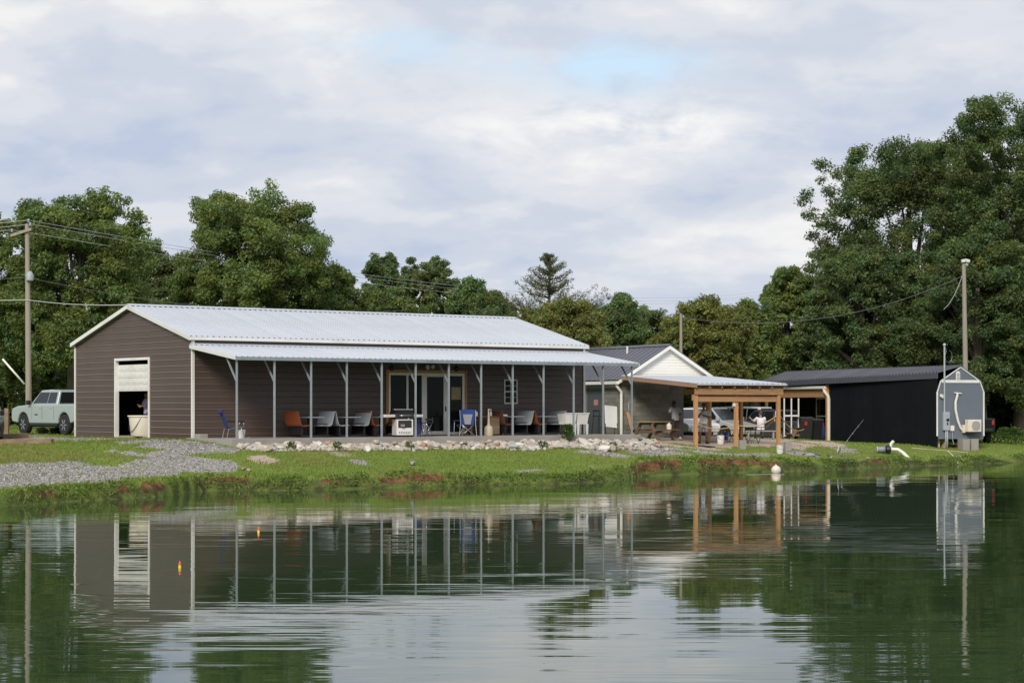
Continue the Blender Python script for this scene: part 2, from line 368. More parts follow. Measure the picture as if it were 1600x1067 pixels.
# smooth value noise for the ground
def vnoise(x, y, sc, seed):
    g = np.random.default_rng(seed).random((64, 64)); x = np.asarray(x) / sc; y = np.asarray(y) / sc
    xi = np.floor(x).astype(int); yi = np.floor(y).astype(int); fx = x - xi; fy = y - yi
    fx = fx * fx * (3 - 2 * fx); fy = fy * fy * (3 - 2 * fy); m = 63
    a = g[xi & m, yi & m]; b = g[(xi + 1) & m, yi & m]; c = g[xi & m, (yi + 1) & m]; d = g[(xi + 1) & m, (yi + 1) & m]
    return (a * (1 - fx) + b * fx) * (1 - fy) + (c * (1 - fx) + d * fx) * fy
def fbm(x, y, sc, seed): return 0.55 * vnoise(x, y, sc, seed) + 0.28 * vnoise(x, y, sc / 2.1, seed + 1) + 0.17 * vnoise(x, y, sc / 4.3, seed + 2)
def ground(x, y):
    """height of the ground (the pond's bed below zero)"""
    x = np.asarray(x, float); y = np.asarray(y, float); sh = x.shape; x = x.ravel(); y = y.ravel()
    q = y - water_y(x) + (fbm(x, y * 0.3, 1.1, 5) - 0.5) * 0.5
    up = upper_z(x, y)
    up = up + (fbm(x, y, 1.6, 21) - 0.5) * 0.05
    lz_ = np.clip(lip_z(x), 0.2, 0.9)
    t = np.clip(q / LW, 0, 1)
    steep = np.clip(1.2 + 2.2 * (vnoise(x, x * 0, 2.3, 9) - 0.4), 0.6, 2.4)
    prof = 1 - (1 - t) ** (1 + steep)
    lump = (fbm(x, y * 2, 0.7, 31) - 0.5) * 0.22 * np.clip(4 * t * (1.25 - t), 0, 1)
    z = np.where(q < 0, np.maximum(-1.2, q * 0.5), np.where(q < LW, np.minimum(up, lz_ + 0.1) * prof + lump, up))
    near = y < 9
    zn = np.clip((7.0 - y) * 0.45, -1.2, 1.0)
    z = np.where(near & (x > -60) & (x < 70), zn, z)
    return z.reshape(sh)
def gz(x, y): return float(ground(np.array([x]), np.array([y]))[0])
def on_ground(u, v):
    """the ground point seen at photo pixel (u, v): march the ray"""
    D = np.arange(46.0, 125, 0.05); g = ground((u - 800) * D / F, D); r = H - (v - YH) * D / F
    i = int(np.argmax(r <= g)) if (r <= g).any() else len(D) - 1
    return Vector(((u - 800) * D[i] / F, D[i], float(g[i])))
def inside(poly, x, y):
    c = np.zeros(x.shape, bool); n = len(poly)
    for i in range(n):
        x0, y0 = poly[i][:2]; x1, y1 = poly[(i + 1) % n][:2]
        if y0 == y1: continue
        c ^= ((y0 > y) != (y1 > y)) & (x < (x1 - x0) * (y - y0) / (y1 - y0) + x0)
    return c
def region(pts): return [tuple(on_ground(u, v)[:2]) for u, v in pts]
GRAVEL = [region([(-60, 752), (-60, 731), (30, 722), (120, 722), (190, 727), (215, 716), (150, 706), (175, 703), (235, 712), (262, 702), (190, 694), (215, 688), (300, 688), (350, 697), (375, 722), (380, 735), (300, 740), (230, 748), (110, 757), (0, 764), (-60, 768)]),
          region([(-60, 689), (-20, 681), (60, 680), (118, 684), (245, 687), (240, 693), (120, 690), (40, 688)]),
          region([(905, 707), (960, 700), (1010, 695), (1040, 699), (1100, 704), (1190, 706), (1215, 710), (1190, 714), (1120, 714), (1040, 716), (985, 714), (930, 710)]),
          region([(1228, 704), (1255, 705), (1282, 710), (1268, 713), (1236, 709)]), region([(1300, 700), (1340, 702), (1345, 708), (1300, 707)]),
          region([(558, 719), (585, 717), (600, 722), (570, 727), (555, 724)]), region([(790, 735), (840, 734), (870, 738), (800, 739)])]
BARE = [region([(1000, 690), (1035, 684), (1150, 682), (1200, 684), (1260, 694), (1250, 702), (1205, 701), (1160, 697), (1110, 702), (1075, 700), (1040, 697)]),
        region([(385, 716), (405, 712), (432, 721), (420, 727), (395, 724)]), region([(1180, 687), (1300, 690), (1330, 700), (1260, 697)])]
DRY = [region([(-60, 727), (-60, 702), (60, 700), (170, 706), (200, 716), (120, 722), (20, 723)]), region([(210, 716), (245, 712), (270, 722), (262, 730), (235, 726)]), region([(1040, 702), (1210, 702), (1230, 712), (1050, 712)]), region([(440, 712), (560, 714), (560, 724), (450, 722)])]
def dry_share(x, y):
    jx = x + (fbm(x, y, 1.1, 141) - 0.5) * 2.4; jy = y + (fbm(x, y, 1.1, 147) - 0.5) * 3.0; d = np.zeros(x.shape)
    for p in DRY: d = np.maximum(d, inside(p, jx, jy) * 0.95)
    return d * np.clip(fbm(x, y, 0.8, 151) * 1.8, 0.3, 1)
def masks(x, y):
    """gravel, bare earth and clay shares of the ground at (x, y)"""
    jx = x + (fbm(x, y, 1.3, 41) - 0.5) * 1.3; jy = y + (fbm(x, y, 1.3, 47) - 0.5) * 2.0
    g = np.zeros(x.shape); b = np.zeros(x.shape)
    for p in GRAVEL: g = np.maximum(g, inside(p, jx, jy) * 1.0)
    for p in BARE: b = np.maximum(b, inside(p, jx, jy) * 1.0)
    patch = fbm(x, y, 2.6, 61)
    g = g * np.clip((0.74 - patch) * 9, 0, 1)
    b = np.maximum(b * np.clip((0.72 - fbm(x, y, 1.8, 67)) * 8, 0, 1), np.clip((fbm(x, y, 3.2, 71) - 0.72) * 6, 0, 1) * 0.5)
    inland = np.clip((y - water_y(x) - LW - 0.5) / 0.5, 0, 1); g = g * inland; b = b * inland
    q = y - water_y(x) + (fbm(x, y * 0.3, 1.1, 5) - 0.5) * 0.5
    c = np.zeros(x.shape)
    uu = 800 + x * F / np.maximum(y, 1)
    def span(lo, hi, k): return k * np.clip((uu - lo) / 10, 0, 1) * np.clip((hi - uu) / 10, 0, 1)
    k = span(45, 95, .8) + span(140, 172, 1) + span(176, 208, 1) + span(214, 262, 1.15) + span(310, 400, .55) + span(480, 560, .6) + span(585, 700, .95) + span(980, 1068, 1.35) + span(1085, 1225, 0.85) + span(1355, 1400, .7)
    # only the upper half of the cut bank shows clay
    band = np.clip((q - 0.10) / 0.15, 0, 1) * np.clip((LW * 0.85 - q) / 0.15, 0, 1)
    c = np.clip(band * k * np.clip((fbm(x, q * 2 + 7, 0.9, 83) - 0.24) * 5, 0, 1), 0, 1)
    wet_shade = np.clip(1 - np.abs(q - 0.02) / 0.13, 0, 1)
    face = np.clip((q - 0.02) / 0.1, 0, 1) * np.clip((LW * 0.72 - q) / 0.12, 0, 1); wet_shade = np.maximum(wet_shade, 0.85 * face * (1 - 0.8 * c) * np.clip((fbm(x, y, 1.4, 161) - 0.25) * 3, 0.2, 1))  # bank face: dark soil with the shade of the cut painted in
    return g, b, c, wet_shade, q

def build_ground():
    fx = np.arange(-17.5, 33.5, 0.16); fy = np.arange(46.0, 111, 0.16)
    xs = np.concatenate([[-900, -500, -250, -140, -90, -60, -45, -36, -30, -26, -23, -20.5, -19, -18], fx, [34, 35, 36.5, 39, 42, 47, 55, 70, 95, 140, 250, 500, 900]])
    ys = np.concatenate([[-200, -80, -40, -20, -10, -4, 0, 2, 3.5, 4.5, 5.5, 6.5, 7.5, 8.5, 9.5, 11, 14, 18, 22, 26, 30, 34, 38, 41, 43.5, 45], fy, [111.5, 113, 116, 120, 126, 135, 150, 175, 220, 300, 450, 700, 1100, 2000]])
    X, Y = np.meshgrid(xs, ys); Z = ground(X, Y); nx, ny = len(xs), len(ys)
    me = bpy.data.meshes.new('ground'); n = nx * ny
    me.vertices.add(n); me.vertices.foreach_set('co', np.c_[X.ravel(), Y.ravel(), Z.ravel()].ravel())
    i = np.arange(nx * ny).reshape(ny, nx); q = np.stack([i[:-1, :-1], i[:-1, 1:], i[1:, 1:], i[1:, :-1]], -1).reshape(-1, 4)
    me.loops.add(q.size); me.loops.foreach_set('vertex_index', q.ravel())
    me.polygons.add(len(q)); me.polygons.foreach_set('loop_start', np.arange(0, q.size, 4)); me.polygons.foreach_set('loop_total', np.full(len(q), 4))
    me.polygons.foreach_set('use_smooth', np.ones(len(q), bool)); me.update()
    g, b, c, wet_shade, _ = masks(X.ravel(), Y.ravel())
    at_ = me.color_attributes.new('cover', 'FLOAT_COLOR', 'POINT')
    at_.data.foreach_set('color', np.c_[g, b, c, wet_shade].ravel())
    m = bpy.data.materials.new('ground'); m.use_nodes = True; nt = m.node_tree; N = nt.nodes; K = nt.links
    bs = N['Principled BSDF']; bs.inputs['Roughness'].default_value = 0.95; bs.inputs['Specular IOR Level'].default_value = 0.2
    tc = N.new('ShaderNodeTexCoord'); at2 = N.new('ShaderNodeAttribute'); at2.attribute_name = 'cover'
    sp = N.new('ShaderNodeSeparateColor'); K.new(at2.outputs['Color'], sp.inputs[0])
    def tex(kind, sc, **k):
        n = N.new(kind); n.inputs['Scale'].default_value = sc
        for a, v in k.items(): n.inputs[a].default_value = v
        K.new(tc.outputs['Object'], n.inputs['Vector']); return n
    def ramp(src, pts):
        r = N.new('ShaderNodeValToRGB'); e = r.color_ramp.elements
        while len(e) < len(pts): e.new(0.5)
        for i, (p, c) in enumerate(pts): e[i].position = p; e[i].color = (*c, 1)
        K.new(src, r.inputs[0]); return r.outputs[0]
    def mix(f, a, b):
        x = N.new('ShaderNodeMix'); x.data_type = 'RGBA'; K.new(f, x.inputs[0]); K.new(a, x.inputs[6]); K.new(b, x.inputs[7]); return x.outputs[2]
    n1 = tex('ShaderNodeTexNoise', 0.55, Detail=6); n2 = tex('ShaderNodeTexNoise', 14, Detail=4); n3 = tex('ShaderNodeTexNoise', 3.1, Detail=6)
    grass = mix(n3.outputs['Fac'], ramp(n1.outputs['Fac'], [(0.3, (0.13, 0.19, 0.034)), (0.55, (0.175, 0.235, 0.045)), (0.75, (0.235, 0.235, 0.075))]),
                ramp(n2.outputs['Fac'], [(0.35, (0.11, 0.165, 0.032)), (0.65, (0.20, 0.25, 0.05))]))
    vo = tex('ShaderNodeTexVoronoi', 17); vo.feature = 'F1'
    grav = ramp(vo.outputs['Color'], [(0.1, (0.14, 0.13, 0.12)), (0.5, (0.28, 0.262, 0.24)), (0.85, (0.45, 0.43, 0.40))])
    bare = mix(n2.outputs['Fac'], ramp(n3.outputs['Fac'], [(0.3, (0.36, 0.26, 0.20)), (0.7, (0.50, 0.40, 0.33))]), ramp(n1.outputs['Fac'], [(0.3, (0.42, 0.33, 0.27)), (0.7, (0.54, 0.45, 0.38))]))
    clay = ramp(n3.outputs['Fac'], [(0.32, (0.05, 0.028, 0.015)), (0.5, (0.15, 0.066, 0.030)), (0.68, (0.27, 0.13, 0.065))])
    def soft(ch, k):
        a = N.new('ShaderNodeMath'); a.operation = 'MULTIPLY_ADD'; K.new(n2.outputs['Fac'], a.inputs[0]); a.inputs[1].default_value = k; K.new(ch, a.inputs[2])
        s = N.new('ShaderNodeMapRange'); s.interpolation_type = 'SMOOTHSTEP'; s.inputs['From Min'].default_value = 0.45 + k * 0.5 - 0.16; s.inputs['From Max'].default_value = 0.45 + k * 0.5 + 0.16
        K.new(a.outputs[0], s.inputs['Value']); return s.outputs[0]
    c1 = mix(soft(sp.outputs[1], 0.8), grass, bare)
    c2 = mix(soft(sp.outputs[0], 0.9), c1, grav)
    c3 = mix(soft(sp.outputs[2], 0.6), c2, clay)
    wet_shade_col = N.new('ShaderNodeRGB'); wet_shade_col.outputs[0].default_value = (0.035, 0.03, 0.018, 1)
    c4 = mix(at2.outputs['Alpha'], c3, wet_shade_col.outputs[0])
    K.new(c4, bs.inputs['Base Color'])
    bp = N.new('ShaderNodeBump'); bp.inputs['Distance'].default_value = 0.05; bp.inputs['Strength'].default_value = 0.7
    K.new(n2.outputs['Fac'], bp.inputs['Height']); K.new(bp.outputs[0], bs.inputs['Normal'])
    me.materials.append(m)
    o = bpy.data.objects.new('ground', me); COL.objects.link(o); tag(o, kind='structure')
build_ground()

def build_water():
    mb = MB(); mb.add([(-400, 6, 0), (400, 6, 0), (400, 125, 0), (-400, 125, 0)], [(0, 1, 2, 3)])
    m = bpy.data.materials.new('pond_water'); m.use_nodes = True; nt = m.node_tree; N = nt.nodes; K = nt.links
    b = N['Principled BSDF']
    b.inputs['Base Color'].default_value = (0.030, 0.056, 0.021, 1); b.inputs['Roughness'].default_value = 0.018
    b.inputs['IOR'].default_value = 1.33; b.inputs['Specular IOR Level'].default_value = 0.5
    tc = N.new('ShaderNodeTexCoord')
    def noise(sx, sy, detail, off, rough=0.5):
        mp = N.new('ShaderNodeMapping'); mp.inputs['Scale'].default_value = (sx, sy, 1); mp.inputs['Location'].default_value = off
        K.new(tc.outputs['Object'], mp.inputs[0])
        n = N.new('ShaderNodeTexNoise'); n.inputs['Scale'].default_value = 1; n.inputs['Detail'].default_value = detail; n.inputs['Roughness'].default_value = rough
        K.new(mp.outputs[0], n.inputs['Vector']); return n
    def V(op, a, b):
        n = N.new('ShaderNodeVectorMath'); n.operation = op
        for i, v in enumerate((a, b)):
            if isinstance(v, tuple): n.inputs[i].default_value = v
            else: K.new(v, n.inputs[i])
        return n.outputs[0]
    def slopes(n, s): return V('MULTIPLY', V('SUBTRACT', n.outputs['Color'], (0.5, 0.5, 0.5)), s)
    # long, low ripples whose crests run across the pond; a slow noise makes calm and ruffled patches
    r1 = slopes(noise(0.42, 2.0, 3, (0, 0, 0)), (0.007, 0.037, 0))
    r2 = slopes(noise(0.55, 8.5, 3, (5, 3, 0)), (0.006, 0.060, 0))
    r3 = slopes(noise(0.05, 0.14, 1, (2, 9, 0)), (0.001, 0.003, 0))
    pt = noise(0.07, 0.16, 3, (3, 1, 0), 0.55)
    rp = N.new('ShaderNodeMapRange'); rp.inputs['From Min'].default_value = 0.40; rp.inputs['From Max'].default_value = 0.62
    rp.inputs['To Min'].default_value = 0.30; rp.inputs['To Max'].default_value = 1.1
    K.new(pt.outputs['Fac'], rp.inputs['Value'])
    sc = N.new('ShaderNodeVectorMath'); sc.operation = 'SCALE'; K.new(V('ADD', r1, r2), sc.inputs[0]); K.new(rp.outputs[0], sc.inputs['Scale'])
    nm = N.new('ShaderNodeVectorMath'); nm.operation = 'NORMALIZE'
    K.new(V('ADD', V('ADD', sc.outputs[0], r3), (0, 0, 1)), nm.inputs[0])
    K.new(nm.outputs[0], b.inputs['Normal'])
    o = mb.build('pond_water', m); tag(o, kind='structure')
build_water()

def np_mesh(name, V, Fq, m, colors=None, smooth=False):
    """numpy verts and equal-sided faces to a mesh"""
    me = bpy.data.meshes.new(name); k = Fq.shape[1]
    me.vertices.add(len(V)); me.vertices.foreach_set('co', V.astype(np.float32).ravel())
    me.loops.add(Fq.size); me.loops.foreach_set('vertex_index', Fq.astype(np.int32).ravel())
    me.polygons.add(len(Fq)); me.polygons.foreach_set('loop_start', np.arange(0, Fq.size, k, dtype=np.int32)); me.polygons.foreach_set('loop_total', np.full(len(Fq), k, dtype=np.int32))
    if smooth: me.polygons.foreach_set('use_smooth', np.ones(len(Fq), bool))
    me.update()
    if colors is not None:
        a = me.color_attributes.new('tint', 'FLOAT_COLOR', 'POINT'); a.data.foreach_set('color', np.c_[colors, np.ones(len(V))].astype(np.float32).ravel())
    me.materials.append(m); return me
def leaf_mat(name, trans=0.35, rough=0.55):
    m = bpy.data.materials.new(name); m.use_nodes = True; nt = m.node_tree; N = nt.nodes; K = nt.links
    N.clear(); out = N.new('ShaderNodeOutputMaterial'); a = N.new('ShaderNodeAttribute'); a.attribute_name = 'tint'
    p = N.new('ShaderNodeBsdfPrincipled'); p.inputs['Roughness'].default_value = rough; p.inputs['Specular IOR Level'].default_value = 0.35
    t = N.new('ShaderNodeBsdfTranslucent'); mx = N.new('ShaderNodeMixShader'); mx.inputs[0].default_value = trans
    tint = N.new('ShaderNodeMix'); tint.data_type = 'RGBA'; tint.blend_type = 'MULTIPLY'; tint.inputs[0].default_value = 1; tint.inputs[7].default_value = (1.15, 1.25, 0.6, 1)
    K.new(a.outputs['Color'], p.inputs['Base Color']); K.new(a.outputs['Color'], tint.inputs[6]); K.new(tint.outputs[2], t.inputs['Color'])
    K.new(p.outputs[0], mx.inputs[1]); K.new(t.outputs[0], mx.inputs[2]); K.new(mx.outputs[0], out.inputs['Surface'])
    return m
GRASS = leaf_mat('grass_blades', 0.3, 0.7); LEAF = leaf_mat('leaves', 0.42)

def build_grass():
    # lawn blades where the ground is grass; taller weeds on the bank
    n = 330000
    u = rng.uniform(-40, 1640, n); k = rng.random(n)
    y = 1 / (1 / 50 + (1 / 106 - 1 / 50) * k)            # denser where it is seen nearer
    x = (u - 800) * y / F * 1.04
    g, b, c, wet_shade, q = masks(x, y)
    lx_ = (x - CORNER.x) * E1.x + (y - CORNER.y) * E1.y; ly_ = (x - CORNER.x) * E2.x + (y - CORNER.y) * E2.y
    keep = (q > 0.02) & ((q > LW * 0.62) | (rng.random(n) < 0.42)) & (rng.random(n) > g * 0.96) & (rng.random(n) > b * 0.9) & (rng.random(n) > c * 0.85)
    keep &= ~((lx_ > -0.1) & (lx_ < 18.6) & (ly_ > -P_DEPTH - 0.5) & (ly_ < B_W + 0.2))
    hx = (x - 4.96) * 0.88 + (y - 90) * 0.47; hy = -(x - 4.96) * 0.47 + (y - 90) * 0.88
    keep &= ~((hx > -0.3) & (hx < 7) & (hy > -5.2) & (hy < 12) & (rng.random(n) < 0.93))
    x, y, q = x[keep], y[keep], q[keep]; n = len(x); z = ground(x, y)
    bank = np.clip(1 - (q - LW) / 0.9, 0, 1) * (rng.random(n) < 0.55)
    h = rng.uniform(0.03, 0.085, n) * (0.7 + 0.6 * fbm(x, y, 1.1, 91)) + bank * rng.uniform(0.01, 0.09, n)
    w = rng.uniform(0.012, 0.03, n) + bank * 0.012
    a = rng.uniform(0, math.pi, n); dx, dy = np.cos(a), np.sin(a); la = rng.uniform(0, 6.28, n); ll = h * rng.uniform(0.1, 0.9, n)
    V = np.empty((n, 3, 3))
    V[:, 0] = np.c_[x - dx * w, y - dy * w, z - 0.01]; V[:, 1] = np.c_[x + dx * w, y + dy * w, z - 0.01]; V[:, 2] = np.c_[x + np.cos(la) * ll, y + np.sin(la) * ll, z + h]
    t = fbm(x, y, 2.4, 95)[:, None]; dry = np.clip((fbm(x, y, 3.7, 99) - 0.52) * 4, 0, 1) + dry_share(x, y); dry = np.clip(dry, 0, 1.3)[:, None]; r = rng.uniform(0.75, 1.3, n)[:, None]
    col = (np.array([0.145, 0.215, 0.038]) * (1 - t) + np.array([0.22, 0.285, 0.052]) * t) * r
    col = col * (1 - dry * 0.6) + np.array([0.27, 0.20, 0.085]) * dry * 0.6
    me = np_mesh('grass', V.reshape(-1, 3), np.arange(3 * n).reshape(-1, 3), GRASS, np.repeat(col, 3, 0))
    o = bpy.data.objects.new('grass', me); COL.objects.link(o)
    tag(o, 'short green grass on the lawn and the pond bank', 'grass', kind='stuff')
    # low broad-leaved weeds along the cut bank
    n = 15000; xx = rng.uniform(-16, 32, n); qq = rng.uniform(0.02, LW * 0.95, n) ** 1.0; yy = water_y(xx) + qq
    g, b, c, wet_shade, q = masks(xx, yy); cl = fbm(xx, yy, 0.9, 131)
    keep = (q > 0.03) & (rng.random(n) > c * 0.8) & (cl > 0.42); xx, yy = xx[keep], yy[keep]; n = len(xx)
    zz = ground(xx, yy) + rng.uniform(0.0, 0.13, n); s = rng.uniform(0.025, 0.06, n)
    d = rng.normal(0, 1, (n, 3)); d[:, 2] = np.abs(d[:, 2]) * .4; d /= np.linalg.norm(d, axis=1)[:, None]
    e = np.cross(d, rng.normal(0, 1, (n, 3))); e /= np.linalg.norm(e, axis=1)[:, None]
    P = np.c_[xx, yy, zz]; V = np.stack([P, P + (d * .5 + e * .35) * s[:, None] * 1.6, P + d * s[:, None] * 1.9, P + (d * .5 - e * .35) * s[:, None] * 1.6], 1)
    col = np.array([0.105, 0.165, 0.034]) * rng.uniform(0.5, 1.6, n)[:, None]
    me = np_mesh('bank_weeds', V.reshape(-1, 3), np.arange(4 * n).reshape(-1, 4), GRASS, np.repeat(col, 4, 0))
    o = bpy.data.objects.new('bank_weeds', me); COL.objects.link(o); tag(o, 'low leafy weeds growing on the cut pond bank', 'weeds', kind='stuff')
build_grass()

def build_gravel():
    n = 90000; x = rng.uniform(-17, 14, n); y = rng.uniform(50, 84, n); g, b, c, wet_shade, q = masks(x, y)
    keep = (rng.random(n) < g * 0.9) | (rng.random(n) < b * 0.06); keep &= q > LW
    x, y = x[keep][:26000], y[keep][:26000]; n = len(x); z = ground(x, y)
    s = rng.uniform(0.018, 0.05, n) * rng.uniform(0.7, 1.3, n)
    base = np.array([(1, 0, 0), (-.4, .9, 0), (-.5, -.8, 0.1), (0.1, 0.1, 0.85), (0, 0, -.6)]); f = np.array([(0, 1, 3), (1, 2, 3), (2, 0, 3), (1, 0, 4), (2, 1, 4), (0, 2, 4)])
    a = rng.uniform(0, 6.28, n); ca, sa = np.cos(a), np.sin(a)
    bx = base[None, :, 0] * ca[:, None] - base[None, :, 1] * sa[:, None]; by = base[None, :, 0] * sa[:, None] + base[None, :, 1] * ca[:, None]
    jit = rng.uniform(0.7, 1.3, (n, 5)); V = np.stack([x[:, None] + bx * s[:, None] * jit, y[:, None] + by * s[:, None] * jit, z[:, None] + base[None, :, 2] * s[:, None] * jit], -1)
    Fq = (f[None] + (np.arange(n) * 5)[:, None, None]).reshape(-1, 3)
    t = rng.random(n)[:, None]; t = t ** 1.5; col = np.array([0.14, 0.13, 0.12]) * (1 - t) + np.array([0.50, 0.475, 0.445]) * t
    m = leaf_mat('gravel_stone', 0.0, 0.9)
    me = np_mesh('gravel', V.reshape(-1, 3), Fq, m, np.repeat(col, 5, 0)); o = bpy.data.objects.new('gravel', me); COL.objects.link(o)
    tag(o, 'grey crushed stone gravel spread on the track and path', 'gravel', kind='stuff')
build_gravel()

# ------------------------------------------------------------------ the long metal building (local x along the front, y back, z up from the slab)
bld = thing('metal_building', 'long brown metal building with white ribbed roof and open front porch', 'building', BW(0, 0, Z_SLAB), TH)
PITCH = (H_RIDGE - H_EAVE) / (B_W / 2)
def gable_ext(z):
    """the span of the gable wall left at height z"""
    d = max(0.0, (z - H_EAVE) / PITCH); return (d, B_W - d)
def gz_t(u): return gable_t(u)
T_D0, T_D1 = gable_t(234.5), gable_t(180)          # the garage door
T_D0 += 0.0
Z_D1 = 3.02 if False else (H - (559 - YH) * (BW(0, (T_D0 + T_D1) / 2).y) / F) - Z_SLAB
Z_DM = (H - (611 - YH) * (BW(0, (T_D0 + T_D1) / 2).y) / F) - Z_SLAB
S_W0, S_W1 = front_s(606.5), front_s(725)           # the glazed doors
Z_W1 = (H - (583 - YH) * BW((S_W0 + S_W1) / 2, 0).y / F) - Z_SLAB
S_V0, S_V1 = front_s(787), front_s(808)             # the window
yv = BW(S_V0, 0).y
Z_V0, Z_V1 = (H - (631 - YH) * yv / F) - Z_SLAB, (H - (592.5 - YH) * yv / F) - Z_SLAB
COURSE = 0.229
RIB = [(0.0, 0.004), (0.168, 0.004), (0.176, 0.024), (0.180, 0.026), (0.206, 0.004), (COURSE, 0.004)]
def course(wall, z0, ends):
    """one ribbed siding panel; ends(z) gives its two ends along the wall"""
    vs = []
    for dz, o in RIB:
        a, b = ends(z0 + dz)
        for e in (a, b):
            vs.append((-o, e, z0 + dz) if wall == 'gable' else (e, -o, z0 + dz) if wall == 'front' else (B_L + o, e, z0 + dz))
    fs = [(2 * i, 2 * i + 1, 2 * i + 3, 2 * i + 2) for i in range(len(RIB) - 1)]
    MB().add(vs, fs).build('siding_panel', MT['brown'], bld)
z = -0.06; 
while z < H_RIDGE - 0.12:
    zc = z + COURSE / 2
    for wall in ('gable', 'right'):
        if z + COURSE > H_RIDGE - 0.02: continue
        if wall == 'gable' and zc < Z_D1:
            course('gable', z, lambda q: (0.0, T_D0)); course('gable', z, lambda q: (T_D1, B_W))
        else: course(wall, z, gable_ext)
    if z + COURSE <= H_EAVE + 0.02:
        cuts = []
        if zc < Z_W1 + 0.06: cuts.append((S_W0 - 0.1, S_W1 + 0.1))
        if Z_V0 < zc < Z_V1: cuts.append((S_V0, S_V1))
        e0 = 0.0
        for c0, c1 in cuts + [(B_L, B_L)]:
            course('front', z, lambda q, a=e0, b=c0: (a, b)); e0 = c1
    z += COURSE
# walls behind the siding, floor and back wall: closed, dark inside
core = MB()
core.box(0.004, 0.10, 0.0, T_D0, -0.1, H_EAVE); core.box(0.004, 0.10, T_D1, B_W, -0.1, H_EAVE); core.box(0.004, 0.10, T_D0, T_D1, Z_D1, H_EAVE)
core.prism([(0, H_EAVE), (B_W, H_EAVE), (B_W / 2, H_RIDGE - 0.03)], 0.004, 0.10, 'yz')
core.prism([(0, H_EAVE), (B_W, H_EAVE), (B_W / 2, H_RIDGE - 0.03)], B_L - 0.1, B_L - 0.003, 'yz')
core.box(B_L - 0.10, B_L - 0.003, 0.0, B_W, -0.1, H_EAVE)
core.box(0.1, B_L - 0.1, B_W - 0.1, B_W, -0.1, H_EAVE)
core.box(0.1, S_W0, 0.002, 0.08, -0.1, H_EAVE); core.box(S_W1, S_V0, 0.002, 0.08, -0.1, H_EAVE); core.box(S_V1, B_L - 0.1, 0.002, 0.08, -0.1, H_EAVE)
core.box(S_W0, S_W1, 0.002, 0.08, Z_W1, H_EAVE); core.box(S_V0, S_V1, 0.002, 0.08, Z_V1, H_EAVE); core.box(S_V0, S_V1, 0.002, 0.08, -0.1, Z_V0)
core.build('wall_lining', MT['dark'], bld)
MB().box(0.1, B_L - 0.1, 0.08, B_W - 0.1, -0.1, 0.0).build('floor', MT['concrete'], bld)
# roof panels: one per 0.92 m, five ribs each
def ribbed(width, run, drop, pitch_ribs=0.2286):
    prof = []; x = 0.0
    while x < width - 0.01:
        prof += [(x, 0.0), (x + 0.018, 0.032), (x + 0.052, 0.032), (x + 0.070, 0.0)]; x += pitch_ribs
    prof.append((width, 0.0)); vs = []; fs = []
    for a, o in prof: vs += [(a, 0, o), (a, run, o + drop)]
    fs = [(2 * i, 2 * i + 2, 2 * i + 3, 2 * i + 1) for i in range(len(prof) - 1)]
    return MB().add(vs, fs)
OH = 0.16
n_pan = 20; pw = (B_L + 2 * OH) / n_pan; run = B_W / 2 + 0.10
mf = ribbed(pw, run, run * PITCH).mesh('roof_panel', MT['roofw'])
mbk = ribbed(pw, -run, run * PITCH).mesh('roof_panel', MT['roofw'])
for k in range(n_pan):
    inst(mf, 'roof_panel', bld, (-OH + k * pw, -0.10, H_EAVE - 0.10 * PITCH + 0.02))
    inst(mbk, 'roof_panel', bld, (-OH + k * pw, B_W + 0.10, H_EAVE - 0.10 * PITCH + 0.02))
MB().prism([(B_W / 2 - 0.16, H_RIDGE + 0.012), (B_W / 2, H_RIDGE + 0.085), (B_W / 2 + 0.16, H_RIDGE + 0.012), (B_W / 2, H_RIDGE + 0.05)], -OH - 0.01, B_L + OH + 0.01, 'yz').build('ridge_cap', MT['roofw'], bld)
def rake(x0, x1, y0, z0, y1, z1, h=0.15):
    return MB().prism([(y0, z0), (y1, z1), (y1, z1 + h), (y0, z0 + h)], x0, x1, 'yz')
for x0, x1 in ((-OH - 0.03, -OH), (B_L + OH, B_L + OH + 0.03)):
    rake(x0, x1, -0.12, H_EAVE - 0.15, B_W / 2, H_RIDGE - 0.12).build('rake_trim', MT['trim'], bld)
    rake(x0, x1, B_W + 0.12, H_EAVE - 0.15, B_W / 2, H_RIDGE - 0.12).build('rake_trim', MT['trim'], bld)
so = MB()
for (ya, yb) in ((-0.10, B_W / 2), (B_W + 0.10, B_W / 2)):
    za = H_EAVE - 0.13
    so.add([(-OH, ya, za), (0, ya, za), (0, yb, H_RIDGE - 0.10), (-OH, yb, H_RIDGE - 0.10)], [(0, 1, 2, 3)])
so.build('soffit', MT['galv'], bld)
MB().box(-OH, B_L + OH, -0.125, -0.104, H_EAVE - 0.13, H_EAVE - 0.01).build('eave_trim', MT['trim'], bld)
MB().box(-OH, B_L + OH, B_W + 0.104, B_W + 0.125, H_EAVE - 0.13, H_EAVE - 0.01).build('eave_trim', MT['trim'], bld)
for x, y in ((-0.04, -0.04), (-0.04, B_W - 0.06), (B_L - 0.06, -0.04)):
    MB().box(x, x + 0.10, y, y + 0.10, -0.12, H_EAVE - 0.14).build('corner_trim', MT['trim'], bld)
